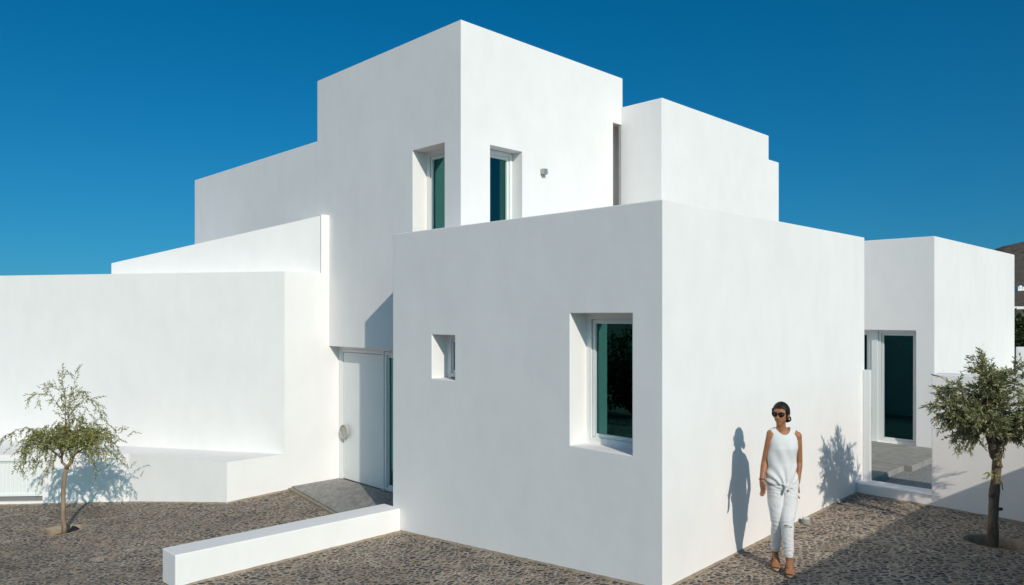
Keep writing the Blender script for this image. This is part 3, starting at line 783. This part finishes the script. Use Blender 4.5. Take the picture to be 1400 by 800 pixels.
def shrub(name, loc, rx, ry, h, n, L, w, mat, label, cat, group, seed, spiky=False):
    rnd = random.Random(seed); t = empty(name, loc, label, cat, group)
    c = Vector(loc); b = MB(); vs = []; fs = []
    clumps = [Vector((rnd.gauss(0, .45)*rx, rnd.gauss(0, .45)*ry, h*rnd.uniform(.25, .85))) for _ in range(14)]
    for q in clumps: b.tube(curve(c, c+q, 0, 5, .1*h, rnd), [.03*h, .026*h, .022*h, .017*h, .012*h, .008*h], 6)
    b.build('trunk', BARK, t, True)
    for i in range(n):
        q = rnd.choice(clumps); d = Vector((rnd.gauss(0, 1), rnd.gauss(0, 1), rnd.gauss(0, 1))).normalized()
        p = c+q+Vector((d.x*rx, d.y*ry, d.z*h*.5))*.42*rnd.random()**.4
        leaf(vs, fs, p, d+Vector((0, 0, .2)), L*rnd.uniform(.6, 1.2), w, rnd)
    link('crown', mesh('crown', vs, fs), mat, t)
for i, (ray, D, rx_, h) in enumerate([(.664, 27, 1.6, 2.9), (.694, 31, 1.9, 3.1), (.735, 26, 1.8, 2.7), (.63, 33, 1.8, 2.6)]):
    shrub('carob_tree', (ray*D, D, -.3), rx_, rx_, h, 5200, .13, .075, DARKLEAF,
          ['bushy dark green tree beyond the boundary wall, directly behind the guest house corner', 'bushy dark green tree beyond the boundary wall at the very right edge', 'lower dark green tree beyond the boundary wall, outside the right edge', 'dark green tree hidden mostly behind the guest house'][i],
          'tree', 'dark trees beyond the boundary wall', 40+i)

for i, (x_, y_, rx_, h, lab) in enumerate([(-13.2, 3.2, 1.3, 2.3, 'broad dark garden shrub outside the left edge, nearest the camera'), (-14.6, 5.0, 1.5, 2.9, 'tallest dark garden shrub outside the left edge'), (-13.6, 6.8, 1.2, 2.1, 'round dark garden shrub outside the left edge, second from the bench wall'), (-15.0, 8.8, 1.4, 2.5, 'dark garden shrub outside the left edge, nearest the bench wall'), (-17.5, 4.2, 1.8, 2.7, 'dark garden shrub in the back row outside the left edge')]):
    shrub('garden_shrub', (x_, y_, -.6), rx_, rx_, h, 2600, .15, .08, DARKLEAF, lab, 'shrub', 'dark shrubs along the left garden side', 70+i)

# slender courtyard plant whose shadow falls on the guest house
def reed(a, b, h, label):
    rnd = random.Random(3); t = empty('courtyard_plant', P(a, b, .09), label, 'plant'); vs = []; fs = []; bb = MB()
    for k in range(44):
        p = Vector(P(a, b, .09)); ang = rnd.uniform(0, 6.28); sp = rnd.uniform(.03, .62)
        hh = h*(1-.95*sp)*rnd.uniform(.75, 1)
        e = p+Vector((math.cos(ang)*sp, math.sin(ang)*sp, hh)); pts = curve(p, e, 0, 8, .05, rnd)
        bb.tube(pts, [.006*(1-.8*i/8) for i in range(9)], 4)
        for i in range(3, 9):
            for _ in range(5):
                leaf(vs, fs, pts[i], (pts[i]-pts[i-1]).normalized()+Vector((rnd.gauss(0, .3), rnd.gauss(0, .3), 0)), .09, .018, rnd)
    bb.build('stems', BARK, t); link('leaves', mesh('leaves', vs, fs), BLUELEAF, t)
reed(11.42, -.72, 2.45, 'slender upright blue-green plant behind the courtyard wall, casting shade on the guest house')

# ------------------------------------------------------------------ the person
def ring_loft(m, rings, n=28):
    """rings: (x, y, z, rx, ry[, tilt]) stacked ellipses"""
    base = len(m.v)
    for r in rings:
        x, y, z, rx, ry = r[:5]
        for k in range(n):
            q = 2*math.pi*k/n; m.v.append((x+rx*math.cos(q), y+ry*math.sin(q), z))
    for i in range(len(rings)-1):
        for k in range(n):
            m.f.append((base+i*n+k, base+i*n+(k+1) % n, base+(i+1)*n+(k+1) % n, base+(i+1)*n+k))
    m.f.append(tuple(base+k for k in range(n-1, -1, -1))); m.f.append(tuple(base+(len(rings)-1)*n+k for k in range(n)))
def ball(m, c, r, rot=None, n=16):
    if isinstance(r, (int, float)): r = (r, r, r)
    base = len(m.v); M = Matrix.Rotation(rot or 0, 3, 'Z'); c = Vector(c)
    for i in range(1, n):
        t = math.pi*i/n
        for k in range(2*n):
            q = math.pi*k/n
            m.v.append(tuple(c + M @ Vector((r[0]*math.sin(t)*math.cos(q), r[1]*math.sin(t)*math.sin(q), r[2]*math.cos(t)))))
    top = len(m.v); m.v.append(tuple(c+Vector((0, 0, r[2])))); m.v.append(tuple(c-Vector((0, 0, r[2]))))
    w = 2*n
    for i in range(n-2):
        for k in range(w):
            m.f.append((base+i*w+k, base+(i+1)*w+k, base+(i+1)*w+(k+1) % w, base+i*w+(k+1) % w))
    for k in range(w):
        m.f.append((top, base+k, base+(k+1) % w)); m.f.append((top+1, base+(n-2)*w+(k+1) % w, base+(n-2)*w+k))
def limb(m, pts, rad, n=18):
    """smooth tapered limb through the given joints, round ends"""
    out = []; rr = []
    for i in range(len(pts)-1):
        p0 = Vector(pts[max(i-1, 0)]); p1 = Vector(pts[i]); p2 = Vector(pts[i+1]); p3 = Vector(pts[min(i+2, len(pts)-1)])
        for k in range(6):
            t = k/6
            out.append(.5*((2*p1)+(p2-p0)*t+(2*p0-5*p1+4*p2-p3)*t*t+(3*p1-p0-3*p2+p3)*t**3)); rr.append(rad[i]+(rad[i+1]-rad[i])*t)
    out.append(Vector(pts[-1])); rr.append(rad[-1])
    m.tube(out, rr, n); ball(m, out[0], rr[0], n=9); ball(m, out[-1], rr[-1], n=9)
def skin_over(m, name, voxel, smooth, mat, parent, wrinkle=None):
    o = link(name, m.me(name), mat, None)
    r = o.modifiers.new('r', 'REMESH'); r.mode = 'VOXEL'; r.voxel_size = voxel
    sm = o.modifiers.new('s', 'SMOOTH'); sm.iterations = smooth; sm.factor = .5
    dg = bpy.context.evaluated_depsgraph_get(); dg.update()
    me = bpy.data.meshes.new_from_object(o.evaluated_get(dg)); me.name = name; o.modifiers.clear(); o.data = me
    if wrinkle:
        mv = [0.0]*(3*len(me.vertices)); mn_ = [0.0]*(3*len(me.vertices)); me.vertices.foreach_get('co', mv); me.vertices.foreach_get('normal', mn_)
        for i in range(len(me.vertices)):
            w = wrinkle(Vector(mv[3*i:3*i+3]))
            for c in range(3): mv[3*i+c] += mn_[3*i+c]*w
        me.vertices.foreach_set('co', mv); me.update()
    for p in me.polygons: p.use_smooth = True
    if parent is not None: o.parent = parent; o.matrix_parent_inverse = parent_world(parent).inverted()
    return o
def drop(o, test):
    bm = bmesh.new(); bm.from_mesh(o.data)
    bmesh.ops.delete(bm, geom=[f for f in bm.faces if test(f.calc_center_median())], context='FACES')
    for _ in range(6):
        new = {}
        for v in bm.verts:
            be = [e for e in v.link_edges if e.is_boundary]
            if len(be) == 2: new[v] = (v.co*2+be[0].other_vert(v).co+be[1].other_vert(v).co)/4
        for v, c in new.items(): v.co = c
    bm.to_mesh(o.data); bm.free()

def person():
    SK = varied('tanned_skin', [(.35, (.30, .125, .058)), (.65, (.38, .165, .08))], 9, .5, .35, .1, 60, .002)
    HAIR = varied('dark_brown_hair', [(.3, (.006, .004, .003)), (.7, (.022, .012, .008))], 60, .5, .25, .8, 90, .006, stretch=(1, 1, .25))
    TOP = varied('white_jersey', [(.3, (.63, .62, .62)), (.7, (.70, .69, .69))], 6, .9, .1, .3, 220, .001)
    JEANS = varied('white_denim', [(.3, (.66, .65, .65)), (.7, (.74, .73, .73))], 10, .85, .1, .4, 260, .001)
    DARK = simple('black_lens', (.008, .006, .006), .08, .6); FR = simple('dark_frame', (.05, .015, .01), .25, .5)
    LEA = simple('tan_leather', (.30, .12, .05), .5, .4); SOLE = simple('pale_sole', (.36, .26, .17), .7, .2)
    GOLD = simple('gold_chain', (.6, .42, .18), .3, .5, .9)
    OX, OY = 2.61, 7.24
    m = MB(); f = Vector((-.60, -.80, -.0)).normalized(); sd = Vector((-f.y, f.x, 0))    # where the face looks; sd points to her left cheek
    rotf = math.atan2(f.y, f.x)+math.pi/2
    ring_loft(m, [(.01, 0, .80, .12, .085), (.01, 0, .88, .143, .10), (.01, 0, .95, .138, .092), (.01, 0, 1.03, .112, .078), (.012, 0, 1.12, .112, .078), (.015, -.008, 1.20, .125, .092), (.015, 0, 1.27, .135, .088), (.015, .005, 1.33, .135, .07), (.012, .01, 1.372, .115, .052), (.01, .012, 1.395, .075, .046), (.006, .01, 1.42, .047, .044)])
    limb(m, [(-.10, .005, 1.352), (-.03, .012, 1.378), (.05, .012, 1.378), (.125, .005, 1.352)], [.045, .042, .042, .045])
    limb(m, [(.004, .012, 1.36), (-.004, -.0, 1.43), (-.010, -.01, 1.49)], [.052, .044, .045])
    hc = Vector((-.012, -.018, 1.565))
    ball(m, hc, (.071, .088, .088), rotf)
    ball(m, hc+f*.020+Vector((0, 0, -.045)), (.055, .068, .064), rotf)
    ball(m, hc+f*.045+Vector((0, 0, -.086)), (.031, .034, .034), rotf)
    ball(m, hc+f*.062+Vector((0, 0, -.105)), (.019, .016, .016), rotf)
    for s in (-1, 1): ball(m, hc+f*.052+sd*s*.032+Vector((0, 0, -.035)), (.022, .02, .018), rotf)      # cheeks
    limb(m, [hc+f*.083+Vector((0, 0, .0)), hc+f*.093+Vector((0, 0, -.02)), hc+f*.103+Vector((0, 0, -.040))], [.008, .010, .0135], 10)   # nose
    for s in (-1, 1): ball(m, hc+f*.092+sd*s*.010+Vector((0, 0, -.041)), .009, n=8)
    ball(m, hc+f*.080+Vector((0, 0, -.066)), (.021, .009, .005), rotf); ball(m, hc+f*.077+Vector((0, 0, -.076)), (.018, .009, .006), rotf)
    ball(m, hc+f*.076+Vector((0, 0, .018)), (.045, .014, .012), rotf)                                   # brow
    for s in (-1, 1): ball(m, hc-f*.004+sd*s*.072+Vector((0, 0, -.022)), (.010, .018, .030), rotf, 8)
    def arm(sh, el, wr, pdir, thumb, curl, seed):
        up = Vector(sh).lerp(Vector(el), .35); fo = Vector(el).lerp(Vector(wr), .3)
        limb(m, [sh, tuple(up), el, tuple(fo), wr], [.043, .040, .032, .034, .0225])
        w = Vector(wr); d = Vector(pdir).normalized(); th = Vector(thumb); th = (th-d*th.dot(d)).normalized(); pn = d.cross(th)*curl   # pn: the way fingers curl
        # palm: flattened fan of limbs
        for q in (-.024, -.008, .008, .024):
            limb(m, [tuple(w+d*.004+th*q*.5), tuple(w+d*.045+th*q*.9), tuple(w+d*.088+th*q*1.05)], [.017, .0155, .0125], 10)
        L4 = {.024: .072, .008: .080, -.008: .075, -.024: .060}
        for q, l in L4.items():
            k0 = w+d*.088+th*q*1.12; k1 = k0+(d*.93+pn*.22+th*q*2.2)*l*.45; k2 = k1+(d*.80+pn*.55)*l*.30; k3 = k2+(d*.6+pn*.72)*l*.25
            limb(m, [tuple(k0), tuple(k1), tuple(k2), tuple(k3)], [.0098, .0088, .0080, .0068], 10)
        t0 = w+d*.025+th*.018; t1 = t0+(d*.55+th*.8+pn*.15)*.034; t2 = t1+(d*.85+th*.35+pn*.25)*.030; t3 = t2+(d*.95+pn*.25)*.024
        limb(m, [tuple(t0), tuple(t1), tuple(t2), tuple(t3)], [.015, .0125, .0098, .0078], 10)
        return w, d
    wL = arm((-.105, .0, 1.335), (-.150, .035, 1.085), (-.205, -.035, .905), (.10, -.16, -1), (.35, -1, 0), 1, 1)
    wR = arm((.155, .0, 1.335), (.190, .045, 1.075), (.160, -.0, .875), (-.16, -.05, -1), (-.25, -1, 0), -1, 2)
    # legs and feet: her left leg (right in the picture) leads
    legF = [(.078, .0, .88), (.062, -.03, .68), (.030, -.075, .475), (.044, -.060, .30), (.058, -.045, .10)]
    legB = [(-.062, .0, .88), (-.055, -.0, .68), (-.032, .015, .47), (-.022, .09, .30), (-.008, .15, .115)]
    for lg in (legF, legB): limb(m, lg, [.085, .07, .048, .045, .029])
    def foot(an, tz, dirv, heel_up):
        a = Vector(an); d = Vector(dirv).normalized(); s = Vector((-d.y, d.x, 0))
        heel = a-d*.035+Vector((0, 0, -.062+heel_up*.0)); ballp = a+d*.115; ballp.z = tz+.026; 
        limb(m, [tuple(a), tuple(a+d*.045+Vector((0, 0, -.022))), tuple(ballp+Vector((0, 0, .004)))], [.030, .031, .022], 12)
        limb(m, [tuple(heel), tuple(a+d*.03+Vector((0, 0, -.06))*(1 if not heel_up else .8)), tuple(ballp)], [.027, .027, .020], 12)
        for q, l in ((-.030, .042), (-.017, .046), (-.003, .05), (.011, .054), (.028, .056)):
            limb(m, [tuple(ballp+s*q*.8), tuple(ballp+s*q+d*l+Vector((0, 0, -.012)))], [.015, .0095 if q < .02 else .012], 10)
        return a, d, s, heel, ballp
    gF = foot((.058, -.045, .092), .022, (-.30, -1, 0), 0)
    gB = foot((-.008, .15, .115), .022, (-.28, -1, 0), 1)
    W = MB(); W.v = [(x+OX, y+OY, z+gz(OX)+.004) for x, y, z in m.v]; W.f = m.f
    B_ = skin_over(W, 'person', .0048, 5, SK, None)
    # move the origin to the feet
    og = Vector((OX, OY, gz(OX))); B_.data.transform(Matrix.Translation(-og)); B_.location = og
    tag(B_, 'tanned woman in sunglasses, white sleeveless top and ripped white jeans walking beside the sunny wall', 'person')
    def part(mb, name, vox, sm, mat, wr=None):
        Wm = MB(); Wm.v = [(x+OX, y+OY, z+gz(OX)+.004) for x, y, z in mb.v]; Wm.f = mb.f
        return skin_over(Wm, name, vox, sm, mat, B_, wr) if vox else Wm.build(name, mat, B_, True)
    base = Vector((OX, OY, gz(OX)+.004))
    def loc(c): return Vector(c)-base
    # jeans
    j = MB()
    ring_loft(j, [(.01, 0, .80, .10, .08), (.01, 0, .84, .158, .112), (.01, 0, .90, .156, .112), (.01, 0, .955, .146, .102)])
    for lg in (legF, legB):
        q = [Vector(p) for p in lg]; q[-1] = q[-2].lerp(q[-1], .68)
        limb(j, [tuple(p) for p in q], [.090, .080, .061, .054, .043])
    def jw(co):
        p = loc(co); w = .004*noise.noise(p*11)+.0022*noise.noise(p*26)
        for z0, st in ((.48, .9), (.20, 1.0), (.30, .5), (.80, .7)):
            w += .0026*st*(.6+.8*noise.noise(p*7))*math.exp(-((p.z-z0)/.06)**2)*math.sin((p.z+.25*p.x+.35*p.y+.03*noise.noise(p*9))*165)
        return w
    J = part(j, 'jeans', .0055, 3, JEANS, jw)
    kn = Vector((.018, -.135, .47))
    def rip(c):
        p = loc(c); d = p-kn
        return (d.x/.034)**2+((d.z+.25*d.x)/.013)**2 < 1 + .5*noise.noise(p*60) and p.y < -.085
    drop(J, rip)
    drop(J, lambda c: loc(c).z < .152)
    # frayed edge and threads across the tear
    th = MB()
    for k in range(7):
        z = .463+.003*k+random.uniform(-.002, .002); th.tube([(-.018+random.uniform(0, .012), -.131, z), (.018, -.141, z-.003), (.05-random.uniform(0, .012), -.129, z+.002)], .0011, 5)
    part(th, 'frayed_threads', 0, 0, JEANS)
    # sleeveless top with its knotted hem
    t = MB()
    ring_loft(t, [(-.008, 0, .862, .148, .108), (-.008, -.004, .89, .158, .122), (-.006, -.006, .93, .156, .124), (-.002, -.004, 1.0, .146, .114), (.002, -.003, 1.08, .139, .106), (.007, -.008, 1.17, .140, .110), (.012, -.010, 1.22, .141, .112), (.014, -.004, 1.28, .139, .102), (.014, .003, 1.335, .132, .084), (.012, .009, 1.378, .112, .062), (.011, .011, 1.402, .088, .050)], 36)
    limb(t, [(-.082, .010, 1.362), (-.02, .014, 1.378), (.045, .014, 1.378), (.105, .010, 1.362)], [.048, .052, .052, .048])
    def tw(co):
        p = loc(co); kx = p.x-.0; w = .003*noise.noise(p*11)
        if p.y < .03:
            fan = math.atan2(p.x+.002, max(.02, p.z-.82))      # folds fanning up from the knot
            w += .0075*math.exp(-((p.z-.95)/.13)**2)*math.sin(fan*15+2.0*noise.noise(p*5))
            w += .004*math.exp(-((p.z-1.18)/.10)**2)*math.sin(p.x*60+p.z*14)
        w += .003*math.exp(-((p.z-.90)/.03)**2)*noise.noise(p*22)
        return w
    T_ = part(t, 'sleeveless_top', .0045, 3, TOP, tw)
    def neck(c):
        p = loc(c); u = (p.x-.010)/.070
        if abs(u) > 1: return False
        return p.z > (1.352 if p.y < .012 else 1.392)+.05*u*u*(1 if p.y < .012 else .3)
    drop(T_, neck)
    drop(T_, lambda c: loc(c).z < .867)
    band = MB(); pts = []
    for k in range(33):
        q = math.pi*2*k/32; u = math.sin(q); x = .010+.078*u
        fr_ = math.cos(q) > 0
        z = (1.352 if fr_ else 1.392)+(.05 if fr_ else .015)*u*u; y = None
        pts.append((x, u, fr_, z))
    # knot
    kn2 = MB(); limb(kn2, [(-.035, -.112, .885), (.0, -.130, .872), (.035, -.114, .882)], [.012, .018, .012], 12)
    limb(kn2, [(0, -.128, .875), (-.004, -.130, .84), (-.010, -.118, .80)], [.014, .012, .018], 12)
    limb(kn2, [(0.004, -.128, .875), (.022, -.124, .84), (.034, -.114, .82)], [.010, .010, .013], 12)
    part(kn2, 'knotted_hem', .005, 3, TOP, lambda c: .003*noise.noise(loc(c)*50))
    # hair, pulled back into a low bun
    h = MB(); ball(h, hc-f*.012+Vector((0, 0, .012)), (.082, .094, .100), rotf)
    ball(h, hc-f*.060+Vector((0, 0, -.030)), (.058, .045, .055), rotf); ball(h, hc-f*.086+sd*.03+Vector((0, 0, -.066)), (.044, .042, .038), rotf)
    for s in (-1, 1): limb(h, [hc+f*.035+sd*s*.066+Vector((0, 0, .035)), hc+f*.005+sd*s*.072+Vector((0, 0, -.0)), hc-f*.05+sd*s*.055+Vector((0, 0, -.035))], [.012, .011, .016], 10)
    H_ = part(h, 'hair', .0045, 3, HAIR, lambda c: .0028*noise.noise(Vector((loc(c).x*70, loc(c).y*70, loc(c).z*18))))
    def face(c):
        d = loc(c)-hc; a = d.dot(f); s = abs(d.dot(sd))
        return (a > .040 and d.z < .048-.35*max(0, s-.03)) and s < .062
    drop(H_, face)
    # sunglasses
    g_ = MB()
    def lens(s):
        c0 = hc+f*.092+sd*s*.033+Vector((0, 0, -.004)); n = 22; v = []
        nrm = (f+sd*s*.22).normalized(); ax = Vector((0, 0, 1)).cross(nrm).normalized(); bs_ = len(g_.v)
        for off in (0, -.004):
            for k in range(n):
                q = 2*math.pi*k/n; rx = .027; rz = .0235 if math.sin(q) < 0 else .019
                g_.v.append(tuple(c0+nrm*off+ax*rx*math.cos(q)+Vector((0, 0, 1))*rz*math.sin(q)))
        for k in range(n): g_.f.append((bs_+k, bs_+(k+1) % n, bs_+n+(k+1) % n, bs_+n+k))
        g_.f.append(tuple(bs_+k for k in range(n-1, -1, -1))); g_.f.append(tuple(bs_+n+k for k in range(n)))
    lens(-1); lens(1)
    G0 = part(g_, 'sunglasses', 0, 0, DARK)
    fm = MB()
    for s in (-1, 1):
        c0 = hc+f*.093+sd*s*.033+Vector((0, 0, -.004)); nrm = (f+sd*s*.22).normalized(); ax = Vector((0, 0, 1)).cross(nrm).normalized()
        fm.tube([tuple(c0+ax*.028*math.cos(2*math.pi*k/20)+Vector((0, 0, (.0245 if math.sin(2*math.pi*k/20) < 0 else .020)*math.sin(2*math.pi*k/20)))) for k in range(21)], .0022, 6)
        fm.tube([tuple(hc+f*.083+sd*s*.062+Vector((0, 0, .008))), tuple(hc+f*.03+sd*s*.079+Vector((0, 0, .006))), tuple(hc-f*.012+sd*s*.083+Vector((0, 0, -.004)))], .0026, 6)
    fm.tube([tuple(hc+f*.098-sd*.008+Vector((0, 0, .004))), tuple(hc+f*.100+Vector((0, 0, .006))), tuple(hc+f*.098+sd*.008+Vector((0, 0, .004)))], .0025, 6)
    Wm = MB(); Wm.v = [(x+OX, y+OY, z+gz(OX)+.004) for x, y, z in fm.v]; Wm.f = fm.f; Wm.build('glasses_frame', FR, G0, True)
    ea = MB(); ball(ea, hc-f*.002+sd*.080+Vector((0, 0, -.056)), .006, n=8); part(ea, 'earring', 0, 0, simple('pearl', (.8, .8, .78), .2, .5))
    nk = MB(); nk.tube([(.012+.056*math.sin(q), .008-.056*math.cos(q)*.95-.008, 1.415-.035*max(0, math.cos(q))**1.5) for q in [2*math.pi*k/30 for k in range(31)]], .0014, 5); part(nk, 'necklace', 0, 0, GOLD)
    br = MB(); c0 = Vector((-.205, -.035, .905)); dd = Vector((-.04, -.07, -.18)).normalized(); u = dd.orthogonal().normalized(); w_ = dd.cross(u)
    br.tube([tuple(c0-dd*.004+(u*math.cos(2*math.pi*k/20)+w_*math.sin(2*math.pi*k/20))*.0275) for k in range(21)], .004, 6); part(br, 'bracelet', 0, 0, DARK)
    # sandals
    for a, d, s, heel, bp in (gF, gB):
        so = MB(); n = 24; b0 = len(so.v); hz = heel.z-.030; tz = .0
        for off in (0, .016):
            for k in range(n):
                q = 2*math.pi*k/n; l = -.045+.235*(.5+.5*math.cos(q)); wd_ = .037*math.sin(q)*(1.12 if l > .09 else .9)
                c_ = Vector((a.x, a.y, 0))+d*l+s*wd_; zz = hz+(tz-hz)*max(0, min(1, (l+.03)/.13)) if hz > .02 else 0
                so.v.append((c_.x, c_.y, zz+off))
        for k in range(n): so.f.append((b0+k, b0+(k+1) % n, b0+n+(k+1) % n, b0+n+k))
        so.f.append(tuple(b0+k for k in range(n-1, -1, -1))); so.f.append(tuple(b0+n+k for k in range(n)))
        SO = part(so, 'sandal', 0, 0, SOLE)
        st = MB()
        for l, h_, lean in ((.138, .034, .010), (.122, .041, .012), (.088, .056, -.018), (.072, .062, -.018), (.03, .078, .0)):
            cz = Vector((a.x, a.y, 0))+d*l
            st.tube([tuple(cz+s*.040*math.cos(q)+d*lean*math.cos(q)+Vector((0, 0, .012+(h_+(a.z-.092)*(1-l/.15))*math.sin(q)))) for q in [math.pi*k/14 for k in range(15)]], .0075, 8)
        Wm = MB(); Wm.v = [(x+OX, y+OY, z+gz(OX)+.004) for x, y, z in st.v]; Wm.f = st.f; Wm.build('strap', LEA, SO, True)
    B_.scale = (.985, .985, .975)
person()

# ------------------------------------------------------------------ light, sky, camera
EL = 28.8; sx, sy = .3575, -.934
sun = bpy.data.objects.new('sun', bpy.data.lights.new('sun', 'SUN')); COL.objects.link(sun)
d = Vector((sx*math.cos(R(EL)), sy*math.cos(R(EL)), math.sin(R(EL))))
sun.rotation_euler = d.to_track_quat('Z', 'Y').to_euler()
sun.data.energy = 3.3; sun.data.angle = R(.53); sun.data.color = (1, .925, .81)
wd = bpy.data.worlds.new('World'); S.world = wd; wd.use_nodes = True; nt = wd.node_tree
sky = nt.nodes.new('ShaderNodeTexSky'); sky.sky_type = 'NISHITA'; sky.sun_disc = False
sky.sun_elevation = R(EL); sky.sun_rotation = math.atan2(sx, sy)
sky.altitude = 50; sky.air_density = 1.0; sky.dust_density = 2.2; sky.ozone_density = 2.2
hs = nt.nodes.new('ShaderNodeHueSaturation'); hs.inputs['Saturation'].default_value = 1.15
bg = nt.nodes['Background']; bg.inputs['Strength'].default_value = .085
tc = nt.nodes.new('ShaderNodeTexCoord'); va = nt.nodes.new('ShaderNodeVectorMath'); va.operation = 'ADD'; va.inputs[1].default_value = (0, 0, .08)
vn = nt.nodes.new('ShaderNodeVectorMath'); vn.operation = 'NORMALIZE'
mu = nt.nodes.new('ShaderNodeMix'); mu.data_type = 'RGBA'; mu.blend_type = 'MULTIPLY'; mu.inputs[0].default_value = 1; mu.inputs[7].default_value = (.40, .855, 1.04, 1)
nt.links.new(tc.outputs['Generated'], va.inputs[0]); nt.links.new(va.outputs[0], vn.inputs[0]); nt.links.new(vn.outputs[0], sky.inputs[0])
nt.links.new(sky.outputs[0], mu.inputs[6]); nt.links.new(mu.outputs[2], hs.inputs['Color']); nt.links.new(hs.outputs[0], bg.inputs['Color'])
cam = bpy.data.objects.new('camera', bpy.data.cameras.new('camera')); COL.objects.link(cam); S.camera = cam
cam.location = (0, 0, 2.53); cam.rotation_euler = (R(90), 0, 0)
cam.data.sensor_width = 36; cam.data.lens = 1022/1400*36; cam.data.shift_y = 30/1400; cam.data.clip_end = 20000; cam.data.clip_start = .05
S.view_settings.view_transform = 'Standard'; S.view_settings.look = 'None'; S.view_settings.exposure = 0; S.view_settings.gamma = 1
S.render.engine = 'CYCLES'; S.cycles.max_bounces = 8; S.cycles.transparent_max_bounces = 12
S.cycles.sample_clamp_indirect = 8
